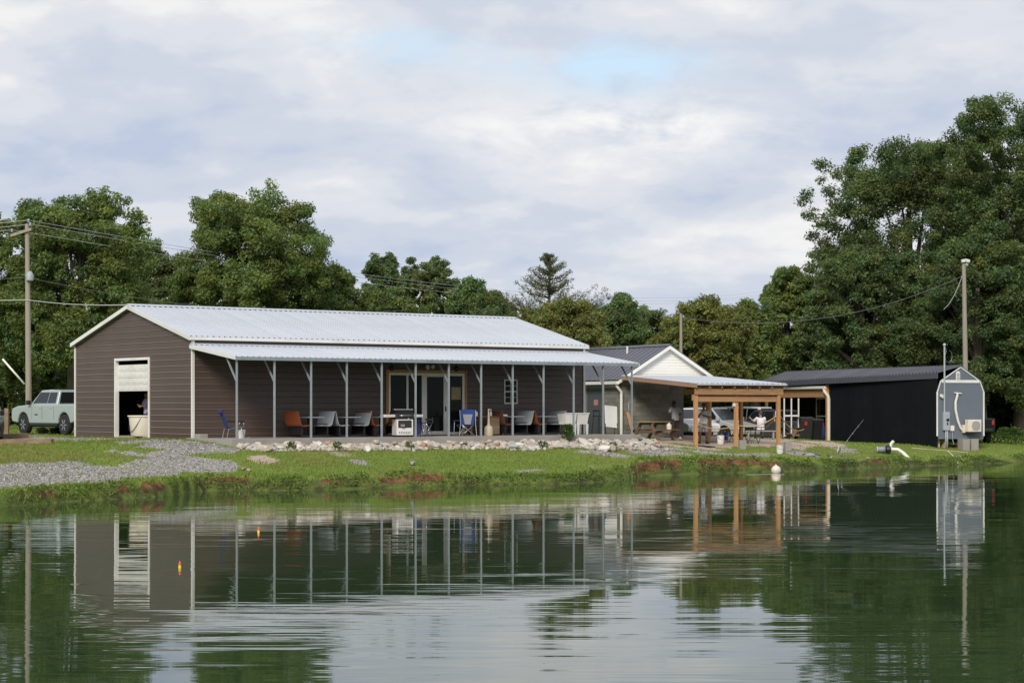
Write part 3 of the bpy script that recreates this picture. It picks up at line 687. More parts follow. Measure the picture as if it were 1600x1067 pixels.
# garage door: frame, panels stacked part way down, opening below
fr = MB(); fr.box(-0.045, 0.11, T_D0 - 0.0, T_D0 + 0.10, -0.1, Z_D1); fr.box(-0.045, 0.11, T_D1 - 0.10, T_D1, -0.1, Z_D1); fr.box(-0.045, 0.11, T_D0 + 0.10, T_D1 - 0.10, Z_D1 - 0.10, Z_D1)
fr.build('door_frame', MT['trim'], bld)
gd = MB().box(0.115, 0.14, T_D0, T_D1, Z_DM, Z_D1 - 0.26).build('garage_door', MT['white'], bld)
rows = 4; hh = (Z_D1 - 0.26 - Z_DM) / rows
for r in range(rows):
    m = MB(); m.box(0.085, 0.114, T_D0 + 0.1, T_D1 - 0.1, Z_DM + r * hh + 0.006, Z_DM + (r + 1) * hh - 0.006)
    for c in range(5):
        w = (T_D1 - T_D0 - 0.2) / 5; y0 = T_D0 + 0.1 + c * w
        m.box(0.072, 0.0845, y0 + 0.05, y0 + w - 0.05, Z_DM + r * hh + 0.07, Z_DM + (r + 1) * hh - 0.07)
    m.build('panel', MT['white'], gd)
# glazed doors with a raw timber surround
ty = MB()
ty.box(S_W0 - 0.12, S_W0, -0.05, 0.0, 0.0, Z_W1 + 0.12); ty.box(S_W1, S_W1 + 0.12, -0.05, 0.0, 0.0, Z_W1 + 0.12); ty.box(S_W0, S_W1, -0.05, 0.0, Z_W1, Z_W1 + 0.12)
ty.build('timber_surround', MT['wood'], bld)
def frame(name, s0, s1, z0, z1, bars, panes, y=0.0, w=0.09, par=None, m='trim'):
    f = MB(); f.box(s0, s0 + w, y - 0.04, y + 0.03, z0, z1); f.box(s1 - w, s1, y - 0.04, y + 0.03, z0, z1)
    f.box(s0 + w, s1 - w, y - 0.04, y + 0.03, z1 - w, z1); f.box(s0 + w, s1 - w, y - 0.04, y + 0.03, z0, z0 + w)
    for b in bars: f.box(b - w / 2, b + w / 2, y - 0.035, y + 0.025, z0 + w, z1 - w)
    o = f.build(name, MT[m], par or bld); ed = [s0 + w] + sum([[b - w / 2, b + w / 2] for b in sorted(bars)], []) + [s1 - w]
    for i in range(0, len(ed), 2): MB().box(ed[i], ed[i + 1], y + 0.0, y + 0.012, z0 + w, z1 - w).build('pane', MT['glass'], o)
    return o
a1, a2, a3, a4 = front_s(636), front_s(661.5), front_s(697), front_s(702)
frame('sliding_door', S_W0, a2, 0.02, Z_W1, [a1], 2, m='vinyl')
frame('sliding_door', a2 + 0.004, a3, 0.02, Z_W1, [], 1, w=0.14, m='vinyl')
frame('sliding_door', a3 + 0.004, S_W1, 0.02, Z_W1, [], 1, w=0.10, m='vinyl')
MB().box(front_s(695.5) - 0.02, front_s(695.5) + 0.02, -0.07, -0.042, 0.95, 1.15).build('door_handle', MT['black'], bld)
wn = frame('window', S_V0, S_V1, Z_V0, Z_V1, [], 1, w=0.06)
mu = MB(); zc = (Z_V0 + Z_V1) / 2; mu.box(S_V0 + .06, S_V1 - .06, -0.04, -0.005, zc - .03, zc + .03); sm = (S_V0 + S_V1) / 2
mu.box(sm - .015, sm + .015, -0.03, -0.006, Z_V0 + .06, zc - .03); mu.box(sm - .015, sm + .015, -0.03, -0.006, zc + .03, Z_V1 - .06)
for q in (0.5,): 
    for (za, zb) in ((Z_V0 + .06, zc - .03), (zc + .03, Z_V1 - .06)): mu.box(S_V0 + .06, S_V1 - .06, -0.029, -0.007, za + (zb - za) * q - .012, za + (zb - za) * q + .012)
mu.build('muntin', MT['trim'], wn)
tag(MB().box(front_s(705), front_s(719.5), -0.018, -0.004, 1.42, 1.92).build('paper_sign', MT['beige']), 'mottled tan cloth hung behind the right glass door pane', 'cloth')
bpy.data.objects['paper_sign'].name = 'hanging_cloth'; ob = bpy.data.objects['hanging_cloth']; ob.location = BW(0, 0, Z_SLAB); ob.rotation_euler = (0, 0, TH)
# porch: roof panels, frame, posts with braces
pr_run = P_DEPTH + 0.12; pdrop = (H_PT - H_PE)
n_pp = 20; ppw = (12 * BAY + 0.25 + 0.12) / n_pp
mp_ = ribbed(ppw, pr_run - 0.03, pdrop).mesh('porch_roof_panel', MT['roofw'])
for k in range(n_pp): inst(mp_, 'porch_roof_panel', bld, (-0.12 + k * ppw, -P_DEPTH - 0.12, H_PE + 0.05))
XE = 12 * BAY + 0.26
MB().box(-0.13, XE, -P_DEPTH - 0.15, -P_DEPTH - 0.125, H_PE - 0.06, H_PE + 0.06).build('porch_eave_trim', MT['galv'], bld)
for x0 in (-0.16, XE - 0.0):
    MB().prism([(-P_DEPTH - 0.15, H_PE - 0.05), (-0.03, H_PT - 0.08), (-0.03, H_PT + 0.05), (-P_DEPTH - 0.15, H_PE + 0.07)], x0, x0 + 0.03, 'yz').build('porch_rake_trim', MT['trim'], bld)
MB().box(-0.13, XE, -0.16, -0.03, H_PT + 0.055, H_PT + 0.11).build('porch_flashing', MT['roofw'], bld)
MB().box(-0.05, XE - 0.05, -P_DEPTH - 0.03, -P_DEPTH + 0.03, H_PE - 0.055, H_PE + 0.03).build('porch_beam', MT['galv'], bld)
for i in range(13):
    x = i * BAY
    po = MB().box(x - 0.032, x + 0.032, -P_DEPTH - 0.032, -P_DEPTH + 0.032, 0.0, H_PE - 0.056).build('porch_post', MT['galv'], bld, bevel=0.006)
    MB().bar((x, -P_DEPTH + 0.034, 2.05), (x, -P_DEPTH + 0.75, H_PE + 0.07), 0.05).build('brace', MT['galv'], po)
    MB().box(x - 0.07, x + 0.07, -P_DEPTH - 0.05, -P_DEPTH + 0.07, 0.0, 0.012).build('foot_plate', MT['galv'], po)
    MB().bar((x, -P_DEPTH + 0.03, H_PE + 0.02), (x, -0.03, H_PT - 0.03), 0.05).build('rafter', MT['galv'], po)
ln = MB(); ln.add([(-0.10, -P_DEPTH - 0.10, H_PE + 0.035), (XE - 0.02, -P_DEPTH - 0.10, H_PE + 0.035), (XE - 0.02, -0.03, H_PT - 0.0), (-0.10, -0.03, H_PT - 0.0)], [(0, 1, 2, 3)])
ln.build('bounce_sheet', mat('grey_bounce_sheet', (0.10, 0.10, 0.105), 0.8), bld)  # dark grey sheet added under the panels to cut bounced light in the porch
# slab under the porch
slab = MB().box(-0.3, 12 * BAY + 0.35, -P_DEPTH - 0.16, -0.05, -0.42, -0.006).build('porch_slab', MT['concrete'], loc=BW(0, 0, Z_SLAB), rot=(0, 0, TH), bevel=0.015); tag(slab, kind='structure')
# twin floodlight over the doors
fl = thing('floodlight', 'white twin floodlight on the wall above the glass doors', 'light', BW(front_s(668), -0.02, Z_SLAB + Z_W1 + 0.22), TH)
MB().box(-0.07, 0.07, -0.03, 0.0, -0.07, 0.07).build('mount', MT['white'], fl)
for k in (-1, 1): MB().lathe([(0.03, 0.0), (0.075, -0.10), (0.08, -0.13)], (k * 0.13, -0.05, 0.03), 12, axis='y').build('lamp_head', MT['white'], fl)
for i, (u, w) in enumerate(((505, 'above the left booths'), (812, 'above the small window'))):
    x = front_s(u, -1.2)
    d = thing('dome_light', 'small white dome light under the porch roof ' + w, 'light', BW(x, -1.2, Z_SLAB + 2.96), TH, 'dome lights under the porch')
    MB().lathe([(0.0, -0.07), (0.09, -0.05), (0.13, 0.0)], (0, 0, 0), 14).build('diffuser', MT['white'], d); MB().lathe([(0.14, 0.0), (0.14, 0.16)], (0, 0, 0), 14).build('base', MT['galv'], d)
for i, (u, w) in enumerate(((612, 'left end'), (713, 'right end'))):
    x = front_s(u, -1.3)
    d = thing('ceiling_fan', 'black ceiling fan hanging at the ' + w + ' of the glass doors', 'fan', BW(x, -1.3, Z_SLAB + 2.62), TH + i * 0.4, 'ceiling fans under the porch')
    MB().tube([(0, 0, 0.1), (0, 0, 0.53)], 0.015).build('downrod', MT['black'], d); MB().lathe([(0.05, -0.1), (0.11, -0.04), (0.11, 0.06), (0.03, 0.12)]).build('motor', MT['black'], d)
    for k in range(5):
        c, s = math.cos(k * 1.2566), math.sin(k * 1.2566)
        MB().bar((c * .1, s * .1, 0), (c * .62, s * .62, 0.01), 0.12, 0.012).build('blade', MT['black'], d)
cb = MB().box(-0.16, 0.16, -0.2, 0.2, 0, 0.2).build('concrete_footing_block', MT['concrete'], loc=BW(0.17, -0.35, Z_SLAB - 0.06), rot=(0, 0, TH), bevel=0.01)
tag(cb, 'pale concrete block at the foot of the building front left corner', 'block')

# ------------------------------------------------------------------ the block house with a white gable
HA = math.atan2(0.47, 0.88); HX = Vector((math.cos(HA), math.sin(HA), 0)); HY = Vector((-math.sin(HA), math.cos(HA), 0))
HC = Vector((4.96, 90.0, 1.27)); HZ = 1.27
house = thing('block_house', 'grey concrete block house with white vinyl gable and dark metal roof', 'house', HC, HA)
HW, HLEN = 4.98, 8.5
def hw(u): return solve_u(u, HC, HX)
def hl(u): return solve_u(u, HC, HY)
WALL_W = hw(1068); H_WALL = 4.06 - HZ - 0.05; RIDGE_H = 5.47 - HZ
D0, D1 = hl(941), hl(918); DH = (H - (597 - YH) * 91.6 / F) - HZ
bh, bl = 0.2, 0.4
full = MB().box(0.004, bl - 0.004, -0.014, 0.05, 0.004, bh - 0.004).mesh('concrete_block', MT['block'])
half = MB().box(0.004, bl / 2 - 0.004, -0.014, 0.05, 0.004, bh - 0.004).mesh('concrete_block', MT['block'])
for r in range(int(H_WALL / bh)):
    for face, length in (('front', WALL_W), ('side', 3.9)):
        x = 0.0; first = True
        while x < length - 0.05:
            w = bl / 2 if (first and r % 2) else bl; first = False
            if x + w > length + 0.02: w = bl / 2
            if x + w > length + 0.15: break
            if face == 'side' and D0 - 0.2 < x + w / 2 < D1 + 0.2 and r * bh < DH: x += w; continue
            me = full if w == bl else half
            if face == 'front': inst(me, 'concrete_block', house, (x, 0, r * bh))
            else: inst(me, 'concrete_block', house, (0, x + w, r * bh), (0, 0, -math.pi / 2))
            x += w
core = MB(); core.box(0.006, WALL_W, 0.0, 0.15, 0, H_WALL); core.box(0.006, 0.15, 0.15, D0, 0, H_WALL); core.box(0.006, 0.15, D1, HLEN, 0, H_WALL); core.box(0.006, 0.15, D0, D1, DH, H_WALL)
core.box(WALL_W - 0.15, WALL_W, 0.15, HLEN, 0, H_WALL); core.box(0.15, WALL_W - 0.15, HLEN - 0.15, HLEN, 0, H_WALL)
core.build('wall', MT['mortar'], house)
dr = MB().box(0.02, 0.07, D0 + 0.03, D1 - 0.03, 0.0, DH - 0.03).build('door', MT['doorg'], house, bevel=0.006)
MB().ball((-0.03, D1 - 0.12, 1.0), 0.04).build('door_knob', MT['chrome'], dr)
MB().box(0.008, 0.018, D0 + 0.42, D0 + 0.78, 1.48, 1.74).build('door_sign', MT['pink'], dr)
fr = MB(); fr.box(-0.01, 0.08, D0 - 0.02, D0 + 0.03, 0, DH); fr.box(-0.01, 0.08, D1 - 0.03, D1 + 0.02, 0, DH); fr.box(-0.01, 0.08, D0 + 0.03, D1 - 0.03, DH - 0.03, DH); fr.build('door_frame', MT['doorg'], house)
# white gable of lapped boards
hp = (RIDGE_H - H_WALL) / (HW / 2); g = MB(); z = 0.0
MB().box(-0.02, HW + 0.02, -0.03, 0.12, H_WALL - 0.02, H_WALL + 0.05).build('gable_base_trim', MT['vinyl'], house)
z = H_WALL + 0.055
while z < RIDGE_H - 0.1:
    a, b = (z - H_WALL) / hp, (min(z + 0.13, RIDGE_H - 0.02) - H_WALL) / hp
    g.add([(a, -0.03, z), (HW - a, -0.03, z), (HW - b, -0.012, z + 0.13), (b, -0.012, z + 0.13), (a, -0.01, z), (HW - a, -0.01, z)], [(0, 1, 2, 3), (0, 4, 5, 1)]); z += 0.13
g.build('gable_siding', MT['vinyl'], house)
def hroof(sgn):
    n = 10; w = (HLEN + 0.5) / n; run = HW / 2 + 0.28; me = None
    prof = []; x = 0.0
    while x < w - 0.01: prof += [(x, 0), (x + 0.012, 0.03), (x + 0.03, 0.03), (x + 0.042, 0)]; x += w / 2
    prof.append((w, 0)); vs = []
    for a, o in prof: vs += [(0, a, o), (run * sgn, a, o - run * hp)]
    m = MB().add(vs, [(2 * i, 2 * i + 1, 2 * i + 3, 2 * i + 2) for i in range(len(prof) - 1)]).mesh('roof_panel', MT['roofb'])
    for k in range(n): inst(m, 'roof_panel', house, (HW / 2, -0.28 + k * w, RIDGE_H + 0.06))
hroof(-1); hroof(1)
MB().prism([(HW / 2 - 0.14, RIDGE_H + 0.02), (HW / 2, RIDGE_H + 0.12), (HW / 2 + 0.14, RIDGE_H + 0.02)], -0.30, HLEN + 0.25, 'xz').build('ridge_cap', MT['roofb'], house)
for sg in (-1, 1):
    x0 = HW / 2; x1 = HW / 2 + sg * (HW / 2 + 0.28); z1 = RIDGE_H - (HW / 2 + 0.28) * hp
    MB().prism([(x0, RIDGE_H - 0.13), (x1, z1 - 0.13), (x1, z1 + 0.03), (x0, RIDGE_H + 0.03)], -0.29, -0.26, 'xz').build('rake_board', MT['vinyl'], house)
    MB().prism([(x0, RIDGE_H - 0.10), (x1, z1 - 0.10), (x1, z1 - 0.08), (x0, RIDGE_H - 0.08)], -0.26, -0.035, 'xz').build('rake_soffit', MT['vinyl'], house)
    MB().prism([(x1, z1 - 0.14), (x1 + 0.12 * sg, z1 - 0.14), (x1 + 0.14 * sg, z1), (x1, z1)], -0.27, HLEN, 'xz').build('gutter', MT['vinyl'], house)
xg = -0.3; zg = RIDGE_H - (HW / 2 + 0.28) * hp - 0.12
MB().tube([(xg, -0.12, zg), (xg + 0.02, -0.14, zg - 0.12), (xg + 0.26, -0.10, zg - 0.36), (xg + 0.27, -0.10, zg - 0.5), (xg + 0.27, -0.10, 0.1), (xg + 0.24, -0.22, 0.03)], 0.065, 8).build('downspout', MT['vinyl'], house)
xv = HW / 2 - 0.55
MB().tube([(xv, 2.6, RIDGE_H - 0.5), (xv, 2.6, RIDGE_H + 0.06)], 0.05, 10).build('vent_pipe', MT['white'], house)
MB().box(WALL_W, HW, 0.0, 0.2, H_WALL - 0.12, H_WALL - 0.03).build('soffit_board', MT['vinyl'], house)
MB().box(HW - 0.14, HW, 0.02, 0.16, 0, H_WALL - 0.124).build('post', MT['wood'], house)

# ------------------------------------------------------------------ timber lean-to in front of the house gable
LP = [Vector((7.866, 84.5, 0)), Vector((9.72, 85.6, 0)), Vector((11.67, 86.5, 0))]
lean = thing('timber_lean_to', 'open timber lean-to with white metal roof on new wood posts', 'lean-to', (LP[0].x, LP[0].y, 0), HA)
def LL(p): d = Vector((p.x, p.y, 0)) - LP[0]; return (d.dot(HX), d.dot(HY))
bk = LL(HC)[1] - 0.30                    # depth back to the gable wall
xl = LL(HC)[0] - 0.15; LX1 = LL(LP[2])[0] + 0.2
ZF, ZB = 3.58, 4.00
def rz_(y): return ZF + (ZB - ZF) * (y + 0.3) / (bk + 0.3)
npl = 6; x0r = xl; wpl = (LX1 + 0.12 - x0r) / npl; rr = bk + 0.3
lm = ribbed(wpl, rr, ZB - ZF, 0.23).mesh('roof_panel', MT['roofw'])
# the roof narrows towards the wall on the left: two edge panels are cut to the rake
for k in range(npl): inst(lm, 'roof_panel', lean, (x0r + k * wpl, -0.3, ZF + 0.09))
for i, p in enumerate(LP):
    x, y = LL(p); zb = gz(p.x, p.y) - 0.1
    MB().box(x - 0.075, x + 0.075, y - 0.075, y + 0.075, zb, 3.20).build('post', MT['wood'], lean, bevel=0.008)
for x in (LL(LP[0])[0], LL(LP[1])[0] + 0.25, LX1 - 0.3):
    q = LP[0] + HX * x + HY * (bk - 0.4)
    if x > 0.3: MB().box(x - 0.07, x + 0.07, 2.6, 2.74, gz(q.x, q.y) - 0.1, 3.36).build('post', MT['wood'], lean, bevel=0.008)
MB().box(-0.12, LX1, -0.13, -0.078, 3.20, 3.45).build('beam', MT['woodb'], lean); MB().box(-0.12, LX1, 0.078, 0.13, 2.95, 3.20).build('beam', MT['woodb'], lean)
MB().box(0.078, LX1 - 0.25, -0.03, 0.03, 2.90, 3.12).build('beam', MT['woodb'], lean)
MB().box(1.15, LX1, 2.60, 2.66, 3.22, 3.46).build('beam', MT['woodb'], lean)
nr = 8
for k in range(nr):
    x = x0r + 0.05 + (LX1 - x0r - 0.05) * k / (nr - 1)
    MB().prism([(-0.22, ZF - 0.10), (bk - 0.05, ZB - 0.10), (bk - 0.05, ZB + 0.06), (-0.22, ZF + 0.06)], x - 0.02, x + 0.02, 'yz').build('rafter', MT['woodb'], lean)
MB().prism([(-0.26, ZF - 0.09), (bk - 0.05, ZB - 0.09), (bk - 0.05, ZB + 0.075), (-0.26, ZF + 0.075)], x0r - 0.02, x0r + 0.025, 'yz').build('rake_board', mat('rake_board_wood', (0.36, 0.22, 0.14), 0.75, 0, 0.2, 4, stretch=(3, 0.4, 3)), lean)  # rake board in its own brown wood colour
MB().box(x0r, LX1 + 0.1, -0.3, -0.275, ZF + 0.03, ZF + 0.085).build('drip_edge', MT['roofw'], lean)
# white switch box on the middle post
xx, yy = LL(LP[1]); sb = LP[0] + HX * (xx - 0.12) + HY * (yy - 0.0)
tag(MB().box(-0.05, 0.05, -0.06, 0.06, -0.1, 0.1).build('switch_box', MT['white'], loc=(sb.x, sb.y, 2.80), rot=(0, 0, HA), bevel=0.008), 'small white electrical box on the middle lean-to post', 'electrical box')

# ------------------------------------------------------------------ gambrel shed with a long black lean-to roof running back
SC = Vector((20.80, 96.6, 0)); SD = Vector((-0.336, 0.942, 0)).normalized(); SX = Vector((SD.y, -SD.x, 0)); SA = math.atan2(SX.y, SX.x)
shed = thing('gambrel_shed', 'slate grey gambrel shed with white trim and long black metal side', 'shed', SC, SA)
def sw(u): return solve_u(u, SC, SX)
W0, W1 = 0.0, sw(1537)
def sv(v): return H - (v - YH) * 97.0 / F
zb_, z1_, z2_, z3_ = sv(681), sv(612), sv(595.5), sv(573.5)
bx = sw(1467.5) ; bx2 = sw(1525); mid = (W0 + W1) / 2
SLEN = 18.5
prof = [(0, zb_), (W1, zb_), (W1, z1_), (W1 - 0.24, z2_ + 0.02), (mid, z3_), (0.20, z2_ + 0.02), (0, z1_)]
MB().prism(prof, 0.0, 0.06, 'xz').build('front_wall', MT['slate'], shed)
body = MB(); body.box(0.05, W1 - 0.01, 0.07, 6.2, zb_ + 0.01, z1_ - 0.02); body.build('body', MT['slate'], shed)
MB().box(0.07, W1 - 0.02, -0.01, 6.2, zb_ - 0.14, zb_ - 0.003).build('floor_frame', MT['slate'], shed)
t = MB()
def strip(p, q, w, y0=-0.025, y1=-0.003): t.bar((p[0], (y0 + y1) / 2, p[1]), (q[0], (y0 + y1) / 2, q[1]), y1 - y0, w, up=(0, 0, 1))
t.box(-0.03, 0.045, -0.03, -0.003, zb_, z1_); t.box(W1 - 0.045, W1 + 0.03, -0.03, -0.003, zb_, z1_)
t.box(0.26, W1 - 0.26, -0.03, -0.003, z2_ - 0.08, z2_ + 0.06)
def lap(p, q, w=0.05):
    d = Vector((q[0] - p[0], 0, q[1] - p[1])).normalized(); n = Vector((-d.z, 0, d.x)); vs = []
    for y in (-0.034, -0.003):
        for b in (p, q):
            for k in (-w / 2, w / 2): vs.append((b[0] + n.x * k, y, b[1] + n.z * k))
    t.add(vs, [(0, 1, 3, 2), (4, 6, 7, 5), (0, 2, 6, 4), (1, 5, 7, 3), (0, 4, 5, 1), (2, 3, 7, 6)])
lap((0.02, z1_), (0.20, z2_)); lap((W1 - 0.02, z1_), (W1 - 0.22, z2_)); lap((0.20, z2_), (mid, z3_)); lap((W1 - 0.22, z2_), (mid, z3_))
t.build('trim', MT['trim'], shed)
vn = MB(); vx = sw(1496.5)
vn.box(vx - 0.11, vx + 0.11, -0.04, -0.002, sv(593.5), sv(583)); vn.prism([(vx + 0.11 * math.cos(a * math.pi / 8), sv(583) + 0.002 + 0.09 * math.sin(a * math.pi / 8)) for a in range(9)], -0.04, -0.002, 'xz')
gv = vn.build('gable_vent', MT['trim'], shed)
lo = MB()
for k in range(5): lo.box(vx - 0.075, vx + 0.075, -0.055, -0.042, sv(592.5) + k * 0.065, sv(592.5) + k * 0.065 + 0.025)
lo.build('louvre', MT['mortar'], gv)
# gambrel roof over the shed: right side
rm = MB()
for (a, b) in (((W1 + 0.02, z1_), (W1 - 0.22, z2_ + 0.03)), ((W1 - 0.22, z2_ + 0.03), (mid, z3_ + 0.03))):
    rm.add([(a[0], -0.05, a[1]), (b[0], -0.05, b[1]), (b[0], SLEN, b[1]), (a[0], SLEN, a[1]), (a[0], -0.05, a[1] + .03), (b[0], -0.05, b[1] + .03), (b[0], SLEN, b[1] + .03), (a[0], SLEN, a[1] + .03)],
           [(0, 1, 2, 3), (7, 6, 5, 4), (0, 4, 5, 1), (1, 5, 6, 2), (2, 6, 7, 3), (3, 7, 4, 0)])
rm.build('shed_roof', MT['roofb'], shed)
# long black roof: panels from the ridge down to the eave on the left, one per 0.92 m
np_ = 20; ridge_z = z3_ + 0.05
def eave_at(y): return (-0.01 - 0.45 * y / SLEN, 4.33 - 0.25 * y / SLEN)
for k in range(np_):
    ya, yb = -0.06 + k * SLEN / np_, -0.06 + (k + 1) * SLEN / np_
    vs = []; n = 3
    for j in range(n):
        for f, o in ((0, 0), (0.10, 0.075), (0.24, 0.075), (0.36, 0)):
            y = ya + (yb - ya) * (j + f) / n; ex, ez = eave_at(y); vs += [(mid, y, ridge_z + o), (ex, y, ez + o)]
    ex, ez = eave_at(yb); vs += [(mid, yb, ridge_z), (ex, yb, ez)]
    MB().add(vs, [(2 * i, 2 * i + 1, 2 * i + 3, 2 * i + 2) for i in range(len(vs) // 2 - 1)]).build('roof_panel', MT['roofb'], shed)
MB().bar((mid, -0.07, ridge_z + 0.02), (mid, SLEN, ridge_z + 0.02), 0.18, 0.06).build('ridge_cap', MT['roofb'], shed)
fa = MB(); (xa, za), (xb, zb2) = eave_at(-0.06), eave_at(SLEN)
fa.add([(xa - 0.01, -0.06, za - 0.27), (xb - 0.01, SLEN, zb2 - 0.27), (xb - 0.01, SLEN, zb2), (xa - 0.01, -0.06, za), (xa + 0.03, -0.06, za - 0.27), (xb + 0.03, SLEN, zb2 - 0.27), (xb + 0.03, SLEN, zb2), (xa + 0.03, -0.06, za)],
       [(0, 1, 2, 3), (4, 7, 6, 5), (0, 4, 5, 1), (2, 6, 7, 3), (0, 3, 7, 4), (1, 5, 6, 2)])
fa.build('eave_fascia', MT['roofb'], shed)
# black ribbed wall under it
SM = solve_u(1295, SC, SD)
npw = 12
def stepped(y): return eave_at(y)
for k in range(npw):
    ya, yb = k * SM / npw, (k + 1) * SM / npw; vs = []
    for j in range(4):
        for f, o in ((0, 0), (0.15, 0.025), (0.35, 0.025), (0.5, 0)):
            y = ya + (yb - ya) * (j + f) / 4; vs += [(0.02 - o, y, 0.70 - 0.0), (0.02 - o, y, stepped(y)[1] - 0.26)]
    vs += [(0.02, yb, 0.70), (0.02, yb, stepped(yb)[1] - 0.26)]
    MB().add(vs, [(2 * i, 2 * i + 1, 2 * i + 3, 2 * i + 2) for i in range(len(vs) // 2 - 1)]).build('wall_panel', MT['blackm'], shed)
sk = MB(); sk.box(0.03, 0.05, 0.0, SM, 0.5, 3.8); sk.box(0.05, W1, SM - 0.05, SM, 0.5, 4.1); sk.build('wall_lining', MT['blackm'], shed)
MB().box(-0.03, 0.018, 0.02, SM, 0.55, 0.695).build('base_board', mat('muddy_board', (0.10, 0.065, 0.045), 0.95, 0, 0.4, 3), shed)
# open bay at the far end: post, beam, gutter, set-back wall with white windows
MB().box(-0.10, 0.06, SM + 0.02, SM + 0.18, 0.4, 3.86).build('post', MT['wood'], shed, bevel=0.01)
MB().box(-0.05, 0.02, SM + 0.18, SLEN - 0.1, 3.20, 3.62).build('beam', MT['woodb'], shed)
MB().prism([(-0.22, 3.66), (-0.07, 3.66), (-0.07, 3.80), (-0.24, 3.80)], SM + 0.1, SLEN - 0.1, 'xz').build('gutter', MT['vinyl'], shed)
MB().tube([(-0.16, SM + 0.25, 3.68), (-0.16, SM + 0.18, 3.50), (-0.11, SM - 0.10, 3.28), (-0.07, SM - 0.12, 3.1), (-0.07, SM - 0.12, 0.85), (-0.14, SM - 0.2, 0.76)], 0.085, 8).build('downspout', MT['cream'], shed)
MB().box(1.75, 1.85, SM, SLEN, 0.6, 4.0).build('set_back_wall', MT['blackm'], shed)
MB().box(-0.02, 0.08, SLEN - 0.3, SLEN - 0.12, 0.5, 3.6).build('post', MT['wood'], shed)
for (ya, yb, z0, z1) in ((SM + 0.6, SM + 1.5, 1.9, 3.1), (SM + 3.2, SM + 4.6, 1.1, 3.2)):
    f = MB(); w = 0.09
    f.box(1.70, 1.748, ya, ya + w, z0, z1); f.box(1.70, 1.748, yb - w, yb, z0, z1); f.box(1.70, 1.748, ya + w, yb - w, z0, z0 + w); f.box(1.70, 1.748, ya + w, yb - w, z1 - w, z1); f.box(1.705, 1.745, ya + w, yb - w, (z0 + z1) / 2 - .04, (z0 + z1) / 2 + .04)
    wf = f.build('window', MT['white'], shed); MB().box(1.72, 1.747, ya + w + .002, yb - w - .002, z0 + w + .002, (z0 + z1) / 2 - .042).build('pane', MT['glass'], wf); MB().box(1.72, 1.747, ya + w + .002, yb - w - .002, (z0 + z1) / 2 + .042, z1 - w - .002).build('pane', MT['glass'], wf)
# white screen frame between the posts
sf = thing('screen_frame', 'tall white screen door frame standing open beyond the last lean-to post', 'door frame', at(1237, 682, 103), 0.25)
f = MB()
for x in (-0.42, -0.02, 0.38): f.box(x - 0.028, x + 0.028, -0.03, 0.03, 0, 2.0)
f.build('upright', MT['white'], sf)
MB().box(-0.38, 0.34, -0.028, 0.028, 1.05, 1.13).build('rail', MT['white'], sf); MB().box(-0.38, 0.34, -0.028, 0.028, 0.02, 0.10).build('rail', MT['white'], sf)
# supports
for i, (u0, u1, v, D, n_) in enumerate(((1504, 1516, 702.5, 96.6, 'pier'), (1517, 1530, 702.5, 96.9, 'pier'))):
    p = at((u0 + u1) / 2, v, D); w = (u1 - u0) * D / F; o = MB().box(-w / 2, w / 2, -0.01, 0.5, -0.1, zb_ - 0.145 - p.z)
    o.build('concrete_pier', MT['concrete'], shed, bevel=0.015, loc=shed.matrix_world.inverted() @ p if False else ((p - SC).dot(SX), (p - SC).dot(SD), p.z))
for u, v in ((1466, 696.5), (1478, 694)):
    p = at(u, v, 97.0); MB().box(-0.08, 0.08, -0.02, 0.3, -0.2, zb_ - 0.145 - p.z).build('block_support', MT['tan'], shed, loc=((p - SC).dot(SX), (p - SC).dot(SD), p.z))

# ------------------------------------------------------------------ things on and by the shed
def on_shed(u, z, out=0.0): return SC + SX * sw(u) - SD * out + Vector((0, 0, z))
ms = thing('power_mast', 'grey electric meter box with tall conduit mast on the slate shed', 'meter box', on_shed(1477, sv(672)), SA)
MB().box(-0.17, 0.17, -0.14, -0.005, 0, sv(643.5) - sv(672)).build('meter_cabinet', MT['elec'], ms, bevel=0.01)
dz = sv(672)
MB().lathe([(0.075, -0.145), (0.075, -0.19), (0.05, -0.21)], (0.04, 0, 0.52), 14, axis='y').build('meter_dial', MT['cglass'], ms); MB().box(0.0, 0.08, -0.15, -0.141, 0.26, 0.38).build('breaker', MT['black'], ms)
MB().box(-0.09, 0.09, -0.15, -0.141, 0.70, 0.80).build('label_plate', MT['silver'], ms)
xm = -0.09
MB().tube([(xm, -0.07, 0.89), (xm, -0.07, zat(541, 97) - dz)], 0.042, 10).build('conduit', MT['elec'], ms)
MB().lathe([(0.045, 0), (0.085, 0.03), (0.06, 0.12), (0.0, 0.15)], (xm, -0.07, zat(541, 97) - dz), 12).build('weather_head', MT['elec'], ms)
lp = [(xm + 0.02 + 0.20 * math.cos(a) + .2, -0.09, zat(557, 97) - dz + 0.30 * math.sin(a)) for a in [i * 0.42 + 2.2 for i in range(14)]]
MB().tube([(xm, -0.09, zat(540, 97) - dz)] + lp, 0.012, 5).build('cable_loop', MT['wire'], ms)
for dx in (-0.045, 0.045): MB().tube([(dx + .03, -0.07, 0.0), (dx + .03, -0.07, zat(700, 97) - dz)], 0.035, 8).build('lower_conduit', MT['elec'], ms)
jb = thing('junction_box', 'small pale square box right of the meter cabinet', 'electrical box', on_shed(1487, sv(673)), SA)
MB().box(-0.10, 0.10, -0.09, -0.005, 0, 0.26).build('box', MT['white'], jb, bevel=0.008); MB().tube([(0, -0.05, 0.0), (0.02, -0.05, -0.45), (0.10, -0.05, -0.65)], 0.018, 6).build('cable', MT['elec'], jb)
lt = thing('shed_floodlight', 'white motion floodlight at the left edge of the shed', 'light', on_shed(1472, sv(619)), SA)
